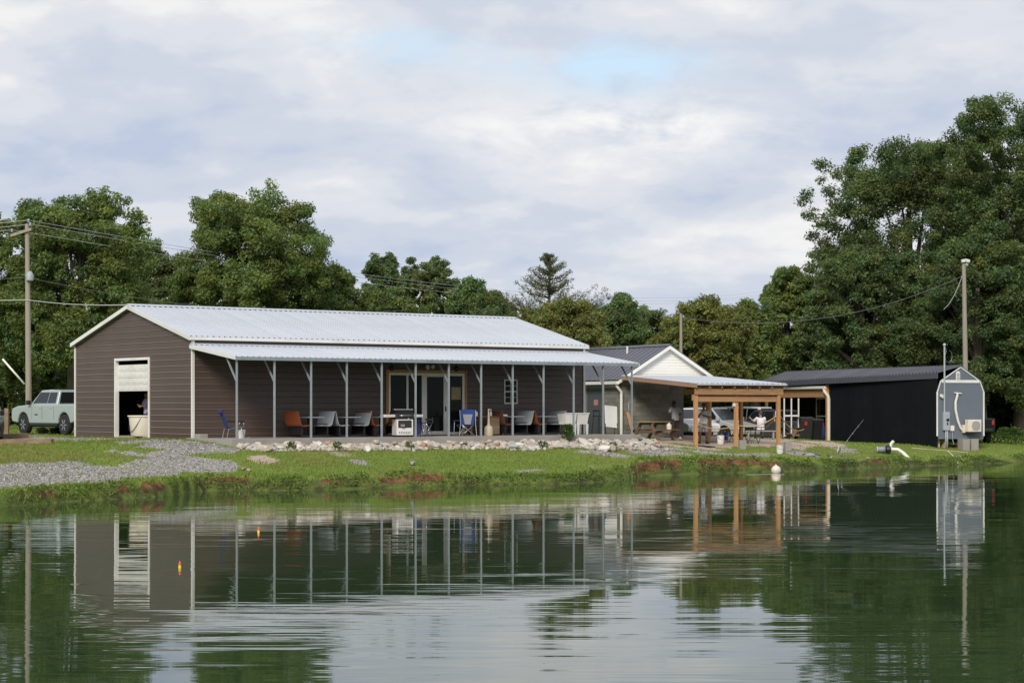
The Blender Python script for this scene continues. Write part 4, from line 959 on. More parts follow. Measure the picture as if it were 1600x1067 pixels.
MB().box(-0.05, 0.05, -0.05, -0.004, -0.06, 0.06).build('mount', MT['white'], lt)
MB().lathe([(0.03, -0.05), (0.08, -0.14), (0.085, -0.18)], (-0.13, 0.02, 0.03), 12, axis='y').build('lamp_head', MT['white'], lt); MB().ball((-0.04, -0.1, -0.07), 0.05).build('sensor', MT['white'], lt)
ac = thing('air_conditioner', 'beige outdoor air conditioner unit on a bracket on the shed', 'air conditioner', on_shed(1516, sv(674.5)), SA)
MB().box(-0.37, 0.37, -0.42, -0.10, 0, 0.60).build('casing', MT['cream'], ac, bevel=0.02)
MB().lathe([(0.235, -0.422), (0.235, -0.432), (0.02, -0.436)], (0.06, 0, 0.30), 20, axis='y').build('fan_recess', MT['mesh'], ac)
gr = MB()
for k in range(9): gr.box(0.06 - 0.22, 0.06 + 0.22, -0.446, -0.438, 0.09 + k * 0.052, 0.10 + k * 0.052)
gr.build('fan_grille', MT['cream'], ac); MB().box(-0.35, 0.35, -0.42, -0.003, -0.06, -0.003).build('bracket', MT['black'], ac); MB().box(-0.52, -0.39, -0.2, -0.01, -0.05, 0.34).build('valve_cover', MT['cream'], ac, bevel=0.02)
hz = sv(674.5)
ho = thing('line_duct', 'curved white duct running down the shed wall to the air conditioner', 'duct', on_shed(1497, sv(672)), SA)
b = sv(672); x0 = sw(1497)
pt = [(sw(u) - x0, -0.09, sv(v) - b) for u, v in ((1502, 672), (1499, 668), (1495, 657), (1491.5, 640), (1491.5, 628), (1494, 619), (1494.5, 614))]
MB().tube(pt, 0.062, 9).build('hose', MT['white'], ho); MB().bar((sw(1490) - x0, -0.06, sv(613.5) - b), (sw(1501) - x0, -0.06, sv(614.5) - b), 0.07, 0.05).build('elbow_bracket', MT['white'], ho)

# ------------------------------------------------------------------ pump, pipes, rods and other things on the bank
def gset(u, v, D=None):
    p = on_ground(u, v); return p
p = gset(1384, 709); pump = thing('water_pump', 'dark electric water pump with white pipes at the pond edge', 'pump', p, -0.05)
MB().lathe([(0.13, -0.42), (0.15, -0.38), (0.15, -0.05), (0.11, -0.02)], (0, 0, 0.2), 14, axis='x').build('motor', MT['elec'], pump)
fn = MB()
for k in range(6): fn.lathe([(0.165, -0.36 + k * 0.055), (0.165, -0.345 + k * 0.055)], (0, 0, 0.2), 14, axis='x')
fn.build('cooling_fins', MT['black'], pump)
MB().lathe([(0.10, -0.02), (0.21, 0.02), (0.22, 0.16), (0.12, 0.24)], (0, 0, 0.2), 14, axis='x').build('impeller_housing', MT['black'], pump)
MB().box(-0.42, 0.2, -0.14, 0.14, -0.06, 0.05).build('base', MT['black'], pump)
MB().tube([(0.20, 0, 0.3), (0.25, 0, 0.48), (0.33, 0, 0.56), (0.36, 0, 0.60)], 0.075, 10).build('outlet_pipe', MT['white'], pump)
MB().tube([(0.22, -0.02, 0.22), (0.55, -0.05, 0.20), (0.75, -0.3, 0.05), (1.10, -1.2, -0.42), (1.22, -1.6, -0.68)], 0.085, 10).build('intake_pipe', MT['white'], pump)
def stick(name, pts, r, m, label, cat, group=None):
    P = [on_ground(u, v) + Vector((0, 0, dz)) for u, v, dz in pts]
    o = MB().tube([q - P[0] for q in P], r, 6).build(name, MT[m], loc=P[0]); return tag(o, label, cat, group)
stick('plastic_pipe', [(1481, 706.5, .05), (1489, 714, .06), (1497, 725, .04)], 0.026, 'cream', 'longest pale plastic pipe lying down the bank below the shed', 'pipe', 'pipes on the bank')
stick('plastic_pipe', [(1497, 713, .05), (1512, 720, .05)], 0.02, 'cream', 'short pale pipe on the bank, farther right and upper of a close pair', 'pipe', 'pipes on the bank')
stick('plastic_pipe', [(1493, 714.5, .05), (1506, 721.5, .05)], 0.02, 'cream', 'short pale pipe on the bank, lower left of a close pair', 'pipe', 'pipes on the bank')
def thin_line(name, us, label, cat, m='tan', r=0.022):
    return stick(name, us, r, m, label, cat)
thin_line('buried_hose', [(1425, 701, .03), (1450, 703, .03), (1480, 705, .03), (1512, 708, .03)], 'thin pale hose lying on the grass in front of the shed', 'hose')
def rod(pa, pb, label, rested=True):
    a_, b_ = pa, pb; d = b_ - a_
    t_ = thing('fishing_rod', label, 'fishing rod', a_, 0, 'fishing rods on the bank')
    MB().tube([(0, 0, 0), d * 0.16], 0.020, 6).build('handle', MT['black'], t_)
    MB().tube([d * 0.16, d * 0.55 + Vector((0, 0, 0.03)), d * 0.8 + Vector((0, 0, 0.02)), d], [0.013, 0.010, 0.008, 0.005], 5).build('blank', MT['mesh'], t_)
    rl = MB(); q = d * 0.17 - Vector((0, 0, 0.06)); rl.lathe([(0.03, -0.04), (0.045, -0.03), (0.045, 0.03), (0.03, 0.04)], q, 10, axis='x'); rl.bar(q, d * 0.17, 0.02); rl.build('reel', MT['elec'], t_)
    for k in (0.4, 0.6, 0.8): MB().lathe([(0.018, -0.01), (0.018, 0.01)], d * k - Vector((0, 0, 0.02)), 8, axis='x').build('line_guide', MT['chrome'], t_)
p = on_ground(1308, 711)
rod(p + Vector((0, 0, .05)), p + Vector((1.22, 0.3, 1.56)), 'fishing rod propped up and leaning right in front of the black wall')
MB_ = MB().tube([(0, 0, -0.1), (0, 0, 0.12), (0.06, 0, 0.42)], 0.016, 6).build('rod_holder', MT['white'], loc=p + Vector((0.02, 0.02, 0))); tag(MB_, 'small white stake holding the propped up fishing rod', 'rod holder')
p = on_ground(1240, 709); rod(p + Vector((0, 0, .05)), p + Vector((0.72, 0.6, 0.17)), 'black fishing rod lying on gravel right of the front white bucket')
p = on_ground(1292, 716); rod(p + Vector((0, 0, .12)), p + Vector((0.85, -1.0, -0.02)), 'fishing rod lying over the bank edge with its tip at the water')
p = on_ground(1266, 713); tb = thing('tackle_heap', 'dark heap of tackle and cloth lying on the gravel by the bank', 'tackle', p, 0.2)
MB().ball((0, 0, 0.05), 0.2, sc=(1.3, .7, .5)).build('cloth', MT['mesh'], tb); MB().tube([(-.35, 0, .08), (.1, 0.02, .14), (.45, -.05, .03)], .025, 6).build('strap', MT['black'], tb)
# buoy and pale floating hose
bo = thing('buoy', 'round white buoy floating at the bank below the front bucket', 'buoy', at(1212.5, 737, F * H / (738.5 - YH)), 0)
bo.location.z = 0.10; MB().ball((0, 0, 0), 0.20, 16, 10).build('float', MT['cream'], bo); MB().lathe([(0.04, 0.17), (0.04, 0.24)], (0, 0, 0), 8).build('collar', MT['cream'], bo)
D_ = F * H / (741.0 - YH)
fl_ = MB().tube([(xat(u, D_), D_ + 0.25 * math.sin(u * .09), -0.012) for u in range(1165, 1228, 3)], 0.019, 7).build('floating_hose', MT['elec']); tag(fl_, 'pale hose floating on the water beside the white buoy', 'hose')
for u, v, w in ((404, 832, 'farther fishing float with orange top, nearer the porch reflection'), (281, 887.5, 'nearer orange and yellow fishing float in the brown reflection')):
    D_ = F * H / (v - YH); fb = thing('fishing_float', w, 'float', (xat(u, D_), D_, 0), 0, 'fishing floats on the pond'); fb.scale = (1.35, 1.35, 1.35)
    MB().lathe([(0.006, -0.03), (0.017, -0.015), (0.019, 0.015), (0.016, 0.04)], (0, 0, 0), 10).build('body', MT['floaty'], fb)
    MB().lathe([(0.017, 0.04), (0.018, 0.05), (0.010, 0.075), (0.005, 0.09)], (0, 0, 0), 10).build('tip', MT['floato'], fb)
# buckets
def bucket(p, s, m, label, group, hm='chrome'):
    b_ = thing('bucket', label, 'bucket', p, 0.4, group)
    MB().lathe([(0.128 * s, 0.0), (0.150 * s, 0.33 * s), (0.158 * s, 0.335 * s), (0.158 * s, 0.365 * s), (0.146 * s, 0.365 * s), (0.138 * s, 0.06 * s)], (0, 0, 0), 20).build('shell', MT[m], b_)
    MB().tube([(0.16 * s * math.cos(a), -0.05 * s - 0.10 * s * math.sin(a), 0.33 * s - 0.14 * s * math.sin(a)) for a in [i * math.pi / 8 for i in range(9)]], 0.005, 5).build('handle', MT[hm], b_)
bucket(on_ground(1218.5, 709), 1.02, 'white', 'white plastic bucket standing on the grass below the third lean-to post', 'white buckets')
bucket(on_ground(1126, 694), 1.06, 'white', 'white plastic bucket standing on the dirt between the first two lean-to posts', 'white buckets')
bucket(on_ground(1133.5, 687), 0.95, 'bluep', 'blue bucket behind the white bucket under the lean-to', None)
# cinder blocks
def cinder(p, rz, label):
    b_ = thing('cinder_block', label, 'cinder block', p, rz, 'cinder blocks by the lean-to')
    m = MB(); w, d, h = 0.20, 0.20, 0.40
    m.box(-w / 2, w / 2, -d / 2, -d / 2 + .03, 0, h); m.box(-w / 2, w / 2, d / 2 - .03, d / 2, 0, h)
    for z0, z1 in ((0, .035), (.18, .22), (.365, .4)): m.box(-w / 2, w / 2, -d / 2 + .03, d / 2 - .03, z0, z1)
    m.build('shell', MT['concrete'], b_); MB().box(-w / 2 - .09, -w / 2 - .002, -d / 2, d / 2, 0, h).build('end_face', MT['concrete'], b_)
cinder(on_ground(1161, 702), 0.35, 'grey cinder block standing on end beside the middle lean-to post'); cinder(on_ground(1232, 704.5), 0.3, 'grey cinder block standing on end behind the front white bucket')
p = on_ground(1104, 698); mt_ = MB().box(-0.24, 0.24, -0.3, 0.3, 0, 0.04).build('rubber_mat', MT['rubber'], loc=p, rot=(0.05, 0.02, 0.7)); tag(mt_, 'small black mat lying on the dirt right of the first post', 'mat')

# ------------------------------------------------------------------ picnic tables
def picnic(p, rz, label, L=1.75, h=0.79, top='yellowwood'):
    t_ = thing('picnic_table', label, 'picnic table', p, rz, 'wooden picnic tables')
    for k in range(5): MB().box(-L / 2, L / 2, -0.36 + k * 0.146, -0.36 + k * 0.146 + 0.138, h - 0.04, h).build('top_board', MT[top], t_, bevel=0.004)
    for sgn in (-1, 1):
        for k in range(2): y = sgn * 0.72 + (k - .5) * 0.145; MB().box(-L / 2, L / 2, y - 0.068, y + 0.068, 0.40, 0.44).build('bench_board', MT['oldwood'], t_, bevel=0.004)
    for x in (-L / 2 + 0.28, L / 2 - 0.28):
        for sgn in (-1, 1): MB().bar((x, sgn * 0.68, 0.0), (x, sgn * 0.22, h - 0.045), 0.06, 0.14, up=(0, 1, 0)).build('leg', MT['oldwood'], t_)
        MB().box(x + 0.022, x + 0.06, -0.80, 0.80, 0.29, 0.397).build('bench_support', MT['oldwood'], t_); MB().box(x + 0.022, x + 0.06, -0.34, 0.34, h - 0.14, h - 0.042).build('top_cleat', MT['oldwood'], t_)
    return t_
pc = on_ground(1020, 687)
picnic(pc + HX * 0.50 + HY * 0.75, HA + 0.42, 'weathered picnic table with yellowed top under the timber lean-to')
q = at(1251, 690, 103); q.z = gz(q.x, q.y); picnic(q, SA + 1.35, 'brown picnic table beside the trash bins near the black shed', 1.1, 0.74, 'maroon')
jg = thing('water_jug', 'white jug hanging over dark cloth on the picnic table bench', 'jug', pc + Vector((0.72, 0.1, 0.44)), 0); MB().lathe([(0.10, 0), (0.11, 0.02), (0.11, 0.2), (0.04, 0.27), (0.04, 0.3)], (0, 0, 0), 12).build('body', MT['cream'], jg); MB().lathe([(0.045, .3), (0.045, .33)], (0, 0, 0), 10).build('cap', MT['bluep'], jg)
# folding table with dark top
q = on_ground(1176, 693); ft = thing('folding_table', 'small black folding table on thin bent legs under the lean-to', 'folding table', q, HA)
MB().box(-0.55, 0.55, -0.28, 0.28, 0.70, 0.73).build('tabletop', MT['black'], ft, bevel=0.008)
for x in (-0.25, 0.3):
    MB().tube([(x - .16, -0.22, 0), (x - .14, -0.22, 0.05), (x, -0.22, 0.35), (x, -0.22, 0.7)], 0.015, 6).build('leg', MT['black'], ft); MB().tube([(x + .16, 0.22, 0), (x + .14, 0.22, 0.05), (x, 0.22, 0.35), (x, 0.22, 0.7)], 0.015, 6).build('leg', MT['black'], ft)
    MB().tube([(x - .16, -0.22, 0.06), (x + .16, 0.22, 0.06)], 0.012, 6).build('foot_bar', MT['black'], ft)
q = on_ground(1138, 690.5); sd = thing('camp_table', 'low black camp table with folding legs beside the blue bucket', 'camp table', q, HA)
MB().box(-0.22, 0.22, -0.2, 0.2, 0.52, 0.55).build('tabletop', MT['black'], sd)
for x in (-.18, .18): MB().tube([(x, -0.2, 0), (x, 0.0, 0.27), (x, 0.2, 0.52)], 0.012, 6).build('leg', MT['black'], sd); MB().tube([(x, 0.2, 0), (x, 0.0, 0.27), (x, -0.2, 0.52)], 0.012, 6).build('leg', MT['black'], sd)
# trash bins
def bin_(u, v, D, rz, h, m, label):
    q = at(u, v, D); q.z = gz(q.x, q.y); b_ = thing('trash_bin', label, 'trash bin', q, rz, 'wheeled trash bins')
    vs = [(-.24, -.26, .06), (.24, -.26, .06), (.24, .24, .06), (-.24, .24, .06), (-.31, -.34, h), (.31, -.34, h), (.31, .33, h), (-.31, .33, h)]
    MB().add(vs, [(0, 3, 2, 1), (4, 5, 6, 7), (0, 1, 5, 4), (1, 2, 6, 5), (2, 3, 7, 6), (3, 0, 4, 7)]).build('body', MT[m], b_, bevel=0.03)
    MB().prism([(-.37, h + .01), (.36, h + .01), (.38, h + .06), (.1, h + .12), (-.3, h + .09)], -0.335, 0.335, 'yz').build('lid', MT[m], b_, bevel=0.012)
    for x in (-.25, .25): MB().lathe([(.02, -.03), (.12, -.028), (.12, .028), (.02, .03)], (x, .3, .12), 14, axis='x').build('wheel', MT['rubber'], b_)
    MB().tube([(-.25, .38, h - .02), (.25, .38, h - .02)], .018, 6).build('handle', MT[m], b_); return b_
b1 = bin_(1259, 692, 101, SA - .25, 1.12, 'black', 'black wheeled trash bin with a red sticker on its lid'); MB().box(-.14, -.02, -.372, -.369, .80, 1.0).build('sticker', MT['red'], b1); bpy.context.view_layer.update()
bin_(1273, 692, 101.6, SA + .1, 1.08, 'black', 'black wheeled trash bin nearest the white downspout post'); q = at(1282, 692, 103.5); q.z = gz(q.x, q.y)
bb = thing('blue_barrel', 'dark blue barrel half hidden behind the trash bins', 'barrel', q, 0); MB().lathe([(.22, 0), (.25, .1), (.26, .45), (.25, .8), (.21, .88)], (0, 0, 0), 16).build('drum', MT['navy'], bb); MB().lathe([(.265, .3), (.265, .33)], (0, 0, 0), 16).build('hoop', MT['navy'], bb)
# rope slung between the posts
def sag(a, b, s, n=9): return [a.lerp(b, i / n) - Vector((0, 0, s * 4 * (i / n) * (1 - i / n))) for i in range(n + 1)]
PA, PB, PCc = (Vector((p.x, p.y, 0)) for p in LP)
def rope(a, b, s, label): o = MB().tube([q - a for q in sag(a, b, s)], 0.022, 5).build('rope', MT['rope'], loc=a); tag(o, label, 'rope', 'ropes slung between posts')
rope(PA + Vector((.08, 0, 1.95)), PB + Vector((-.08, 0, 1.86)), .18, 'tan rope sagging between the first and middle lean-to posts')
rope(PB + Vector((.08, 0, 1.88)), PCc + Vector((-.08, 0, 2.28)), .22, 'tan rope rising from the middle lean-to post to the third')
rope(PCc + Vector((.08, 0, 2.30)), at(1256, 670.5, 100), .30, 'tan rope sagging from the third lean-to post towards the bins')
rope(at(1196, 668, 93), PCc + Vector((-.08, .05, 2.26)), .05, 'short steep tan rope tied left of the third lean-to post')

# ------------------------------------------------------------------ things on the porch
def PW(u, t, z=0.0):
    """porch floor point seen at column u, at depth t from the wall (negative is out)"""
    p = BW(front_s(u, t), t, Z_SLAB + z); return p
def shell(m, name, parent, x0, sgn):
    """moulded booth seat: seat pan and leaning back in one curved sheet"""
    pts = [(0.46, 0.44), (0.40, 0.455), (0.15, 0.43), (0.04, 0.445), (-0.01, 0.52), (-0.06, 0.70), (-0.12, 0.95), (-0.15, 0.97)]
    vs = []; n = len(pts)
    for y in (-0.55, 0.55):
        for x, z in pts: vs.append((x0 + sgn * x, y, z))
    for y in (-0.55, 0.55):
        for x, z in pts: vs.append((x0 + sgn * (x - 0.012), y, z - 0.03))
    fs = [(i, i + 1, n + i + 1, n + i) for i in range(n - 1)] + [(2 * n + i, 3 * n + i, 3 * n + i + 1, 2 * n + i + 1) for i in range(n - 1)]
    fs += [(i, 2 * n + i, 2 * n + i + 1, i + 1) for i in range(n - 1)] + [(n + i, n + i + 1, 3 * n + i + 1, 3 * n + i) for i in range(n - 1)] + [(0, n, 3 * n, 2 * n), (n - 1, 3 * n - 1, 4 * n - 1, 2 * n - 1)]
    return MB().add(vs, fs).build(name, MT[m], parent, bevel=0.01)
def booth(u, left, right, label, top='greyshell'):
    t_ = thing('booth_table', label, 'booth table', PW(u, -1.35), TH, 'booth tables along the porch')
    shell(left, 'seat', t_, -0.66, 1); shell(right, 'seat', t_, 0.66, -1)
    MB().box(-0.34, 0.34, -0.55, 0.55, 0.72, 0.755).build('tabletop', MT[top], t_, bevel=0.008)
    MB().box(-0.05, 0.05, -0.05, 0.05, 0.08, 0.715).build('pedestal', MT['black'], t_)
    for y in (-.45, .45): MB().box(-0.62, 0.62, y - .03, y + .03, 0.02, 0.08).build('base_rail', MT['black'], t_)
    for x in (-.55, .55): MB().box(x - .03, x + .03, -.42, .42, .085, .40).build('seat_support', MT['black'], t_)
    return t_
booth(483, 'orange', 'greyshell', 'booth table with an orange left seat, leftmost on the porch')
booth(541, 'greyshell', 'greyshell', 'booth table with two grey seats beside the leftmost orange booth')
booth(595, 'orange', 'orange', 'booth table with orange seats partly behind the grill')
booth(797, 'maroon', 'greyshell', 'booth table with brown left seat and grey right seat below the window')
booth(848, 'orange', 'greyshell', 'booth table with orange and grey seats beside the utility sinks', 'greyshell')
def rocker(p, rz, label):
    t_ = thing('lawn_chair', label, 'chair', p, rz)
    MB().add([(-.25, -.26, .42), (.25, -.26, .42), (.25, .24, .38), (-.25, .24, .38), (-.25, -.26, .40), (.25, -.26, .40), (.25, .24, .36), (-.25, .24, .36)], [(0, 1, 2, 3), (7, 6, 5, 4), (0, 4, 5, 1), (1, 5, 6, 2), (2, 6, 7, 3), (3, 7, 4, 0)]).build('seat', MT['navy'], t_)
    MB().add([(-.25, .24, .38), (.25, .24, .38), (.23, .50, 1.02), (-.23, .50, 1.02), (-.25, .27, .38), (.25, .27, .38), (.23, .53, 1.02), (-.23, .53, 1.02)], [(0, 1, 2, 3), (7, 6, 5, 4), (0, 4, 5, 1), (1, 5, 6, 2), (2, 6, 7, 3), (3, 7, 4, 0)]).build('backrest', MT['navy'], t_)
    MB().box(-.2, .2, .44, .56, .90, 1.03).build('head_pillow', MT['navy'], t_, bevel=0.03)
    for s in (-.28, .28):
        MB().tube([(s, .35, .0), (s, .28, .35), (s, -.25, .42)], .014, 6).build('leg', MT['chrome'], t_); MB().tube([(s, -.35, .0), (s, -.15, .40)], .014, 6).build('leg', MT['chrome'], t_)
        MB().tube([(s, .55, .03), (s, .2, .0), (s, -.3, .0), (s, -.5, .04)], .014, 6).build('rocker_rail', MT['chrome'], t_)
        MB().box(s - .025, s + .025, -.30, .26, .60, .63).build('armrest', MT['black'], t_); MB().tube([(s, -.26, .42), (s, -.28, .60)], .012, 6).build('arm_support', MT['chrome'], t_)
rocker(PW(366, -2.6), TH + 1.35, 'navy blue rocking lawn chair alone at the left end of the porch')
bin2 = MB().lathe([(.11, 0), (.14, .3), (.15, .32)], (0, 0, 0), 14).build('small_pail', MT['white'], loc=PW(377.5, -2.75)); tag(bin2, 'small pale pail beside the blue rocking lawn chair', 'pail')
# grill
g_ = thing('gas_grill', 'gas grill with black lid, pale cabinet and two side shelves', 'grill', PW(629, -2.55), TH - .25)
MB().box(-.33, .33, -.27, .27, .06, .66).build('cabinet', MT['white'], g_, bevel=0.01)
MB().box(-.27, .27, -.276, -.272, .34, .62).build('cabinet_opening', MT['dark'], g_)
MB().lathe([(.10, 0), (.10, .08), (.05, .12)], (-.1, -.285, .38), 12).build('gas_regulator', MT['chrome'], g_)
sl = MB()
for k in range(7): sl.box(-.24 + k * .07, -.20 + k * .07, -.278, -.272, .12, .20)
sl.build('vent_slot', MT['mesh'], g_)
MB().prism([(-.30, .67), (.30, .67), (.30, .82), (.22, .97), (-.10, 1.02), (-.28, .88)], -.36, .36, 'yz').build('lid', MT['black'], g_, bevel=0.02)
MB().tube([(-.26, -.33, .80), (.26, -.33, .80)], .016, 8).build('lid_handle', MT['chrome'], g_); MB().box(-.37, .37, -.15, .12, 1.005, 1.05).build('warming_top', MT['chrome'], g_, bevel=.01)
MB().box(-.82, -.37, -.24, .22, .74, .84).build('side_shelf', MT['white'], g_, bevel=.01); MB().box(.37, .74, -.24, .22, .74, .84).build('side_shelf', MT['white'], g_, bevel=.01)
for x in (-.29, .29):
    for y in (-.23, .23): MB().lathe([(.02, -.02), (.045, -.018), (.045, .018), (.02, .02)], (x, y, .03 + .01), 10, axis='x').build('wheel', MT['black'], g_)
MB().ball((.12, -.345, .68), .022).build('knob', MT['white'], g_)
q = PW(650, -2.5); nb = thing('folded_camp_chair', 'dark navy folded camp chair leaning right of the grill', 'chair', q, TH); MB().prism([(-.16, .08), (.16, .08), (.13, .82), (-.13, .86)], -.12, .08, 'xz').build('fabric', MT['navy'], nb, bevel=.03)
for x in (-.14, -.04, .07, .15): MB().tube([(x * 1.3, -.1, 0), (x, -.03, .5)], .012, 6).build('leg', MT['elec'], nb)
q = PW(667, -2.0); sc_ = thing('folding_stool', 'folding stool with black straps in front of the glass doors', 'stool', q, TH)
for a_, b__ in (((-.2, -.15, 0), (.16, -.15, .52)), ((.2, -.15, 0), (-.16, -.15, .52)), ((-.2, .15, 0), (.16, .15, .52)), ((.2, .15, 0), (-.16, .15, .52))): MB().tube([a_, b__], .014, 6).build('leg', MT['chrome'], sc_)
MB().box(-.2, .2, -.17, .17, .50, .53).build('seat', MT['black'], sc_); MB().box(-.18, .18, -.165, -.14, .60, .68).build('backrest_strap', MT['black'], sc_); MB().tube([(-.17, -.15, .5), (-.17, -.15, .72)], .012, 6).build('upright', MT['chrome'], sc_); MB().tube([(.17, -.15, .5), (.17, -.15, .72)], .012, 6).build('upright', MT['chrome'], sc_)
# blue camp chair seen from the back
q = PW(727, -2.35); c_ = thing('camp_chair', 'blue camp chair with grey mesh back and crossed legs, seen from behind', 'chair', q, TH - 0.25)
vs = [(-.34, -.28, 1.02), (.34, -.28, 1.02), (.27, -.14, .44), (-.27, -.14, .44)]
MB().prism([(-.33, 1.0), (-.2, 1.03), (.2, 1.03), (.33, 1.0), (.26, .44), (-.26, .44)], -.25, -.22, 'xz').build('backrest', MT['blue'], c_, bevel=.008)
MB().prism([(-.20, .84), (.20, .84), (.12, .45), (-.12, .45)], -.262, -.252, 'xz').build('mesh_panel', MT['mesh'], c_)
MB().box(-.27, .27, -.22, .26, .40, .44).build('seat', MT['blue'], c_, bevel=.01)
for x0, x1 in ((-.30, .26), (.30, -.26)):
    MB().tube([(x0, -.30, 0), (x1, -.26, .44)], .013, 6).build('leg', MT['chrome'], c_); MB().tube([(x0, .32, 0), (x1, .28, .42)], .013, 6).build('leg', MT['chrome'], c_)
for s in (-1, 1):
    MB().tube([(s * .33, -.27, 1.0), (s * .31, -.3, .5), (s * .36, -.30, 0)], .013, 6).build('back_pole', MT['elec'], c_); MB().tube([(s * .36, .3, 0), (s * .34, .28, .6)], .013, 6).build('arm_pole', MT['elec'], c_); MB().box(s * .35 - .05, s * .35 + .05, -.26, .32, .58, .61).build('armrest', MT['blue'], c_, bevel=.01)
# table behind it with bits on top, panel, ash receptacle
tb = thing('wooden_table', 'brown wooden table with bottles on it beside the blue camp chair', 'table', PW(762, -1.35), TH)
MB().box(-.66, .66, -.38, .38, .72, .76).build('tabletop', MT['maroon'], tb, bevel=.006)
for x in (-.58, .58):
    for y in (-.3, .3): MB().box(x - .035, x + .035, y - .035, y + .035, 0, .715).build('leg', MT['maroon'], tb)
MB().box(-.22, .32, -.36, -.33, .05, .715).build('front_panel', MT['oldwood'], tb)
q = PW(745, -1.4, .762); tag(MB().lathe([(.04, 0), (.045, .15), (.035, .17)], (0, 0, 0), 12).build('paper_cup', MT['cream'], loc=q), 'pale cup on the left end of the brown wooden table', 'cup')
q = PW(767, -1.4, .762); sb_ = thing('spray_bottle', 'white spray bottle on the brown wooden table', 'bottle', q, 0); MB().lathe([(.05, 0), (.055, .12), (.02, .2), (.02, .25)], (0, 0, 0), 12).build('body', MT['white'], sb_); MB().box(-.06, .03, -.015, .015, .25, .28).build('trigger_head', MT['white'], sb_)
q = PW(788, -1.4, .757); tag(MB().box(-.12, .12, -.06, .06, .0, .07).build('napkin_box', MT['white'], loc=q, rot=(0, 0, TH), bevel=.008), 'small white box on the booth table under the window', 'box')
q = PW(763.5, -2.9); ar = thing('ash_receptacle', 'tan bottle shaped outdoor ash receptacle near the porch edge', 'ash bin', q, TH)
MB().lathe([(.165, 0), (.175, .03), (.165, .30), (.14, .36), (.06, .42), (.05, .48)], (0, 0, 0), 18).build('base', MT['tan'], ar); MB().lathe([(.05, .48), (.038, .75), (.032, 1.02), (.025, 1.05)], (0, 0, 0), 14).build('neck', MT['tan'], ar)
MB().box(-.015, .015, -.036, -.03, .95, .99).build('slot', MT['black'], ar)
# utility sinks
def sink(u, label):
    s_ = thing('utility_sink', label, 'sink', PW(u, -1.9), TH, 'utility sinks on the porch'); w, d = .29, .28
    vs = [(-w, -d, .85), (w, -d, .85), (w, d, .85), (-w, d, .85), (-w * .82, -d * .82, .42), (w * .82, -d * .82, .42), (w * .82, d * .82, .42), (-w * .82, d * .82, .42)]
    vs2 = [(x * .9, y * .9, z if z > .5 else z + .03) for x, y, z in vs]
    MB().add(vs + vs2, [(4, 7, 6, 5), (0, 1, 5, 4), (1, 2, 6, 5), (2, 3, 7, 6), (3, 0, 4, 7), (12, 13, 14, 15), (8, 12, 13, 9), (9, 13, 14, 10), (10, 14, 15, 11), (11, 15, 12, 8), (0, 8, 9, 1), (1, 9, 10, 2), (2, 10, 11, 3), (3, 11, 8, 0)]).build('tub', MT['white'], s_)
    MB().prism([(-w - .02, .84), (w + .02, .84), (w + .02, .885), (-w - .02, .885)], -d - .02, -d + .01, 'xz').build('rim', MT['white'], s_)
    for x in (-w * .8, w * .8):
        for y in (-d * .8, d * .8): MB().prism([(x - .05, .43), (x + .05, .43), (x + .03, 0), (x - .03, 0)], y - .03, y + .03, 'xz').build('leg', MT['white'], s_)
sink(886, 'pale utility sink on four legs, left of the pair on the porch'); sink(905, 'pale utility sink on four legs, right of the pair on the porch')
# bar stool, whiteboard, plank
q = PW(935.5, -1.6); bs_ = thing('bar_stool', 'thin black metal bar stool standing in front of the grey door', 'stool', q, TH)
for x in (-.17, .17):
    for y in (-.17, .17): MB().tube([(x * 1.2, y * 1.2, 0), (x * .9, y * .9, .74), (x * .9, y * .9, 1.0 if y > 0 else .74)], .013, 6).build('leg', MT['black'], bs_)
MB().box(-.18, .18, -.18, .18, .73, .76).build('seat', MT['black'], bs_); MB().box(-.17, .17, .14, .17, .92, 1.0).build('backrest', MT['black'], bs_); MB().box(-.18, .18, -.19, -.17, .25, .28).build('foot_rest', MT['black'], bs_)
q = PW(955, -2.4); wb = thing('whiteboard', 'blank white presentation board on black legs at the porch right end', 'whiteboard', q, TH - .3)
MB().prism([(-.28, .32), (.27, .26), (.25, 1.14), (-.30, 1.20)], -.02, .0, 'xz').build('board', MT['white'], wb, bevel=.004)
for x in (-.27, .25): MB().tube([(x * 1.05, -.12, 0), (x, -.03, .45)], .014, 6).build('leg', MT['black'], wb); MB().tube([(x * 1.05, .28, 0), (x, .02, .9)], .014, 6).build('leg', MT['black'], wb)
q = HC + HX * 0.38 - HY * 0.55; q.z = gz(q.x, q.y); tag(MB().bar((0, 0, 0), (-.10, .42, 1.15), .16, .03, up=(0, 1, 0)).build('leaning_plank', MT['wood'], loc=q, rot=(0, 0, HA)), 'brown wood plank leaning against the block wall', 'plank')
q = HC + HX * 0.40 - HY * 0.06; pz = thing('pipe_stub', 'thin grey pipe on the block wall above the leaning plank', 'pipe', q + Vector((0, 0, 1.0)), HA); MB().tube([(0, 0, 0), (0, 0, .6)], .025, 8).build('tube', MT['elec'], pz); MB().lathe([(.035, .55), (.035, .62)], (0, 0, 0), 8).build('cap', MT['elec'], pz)
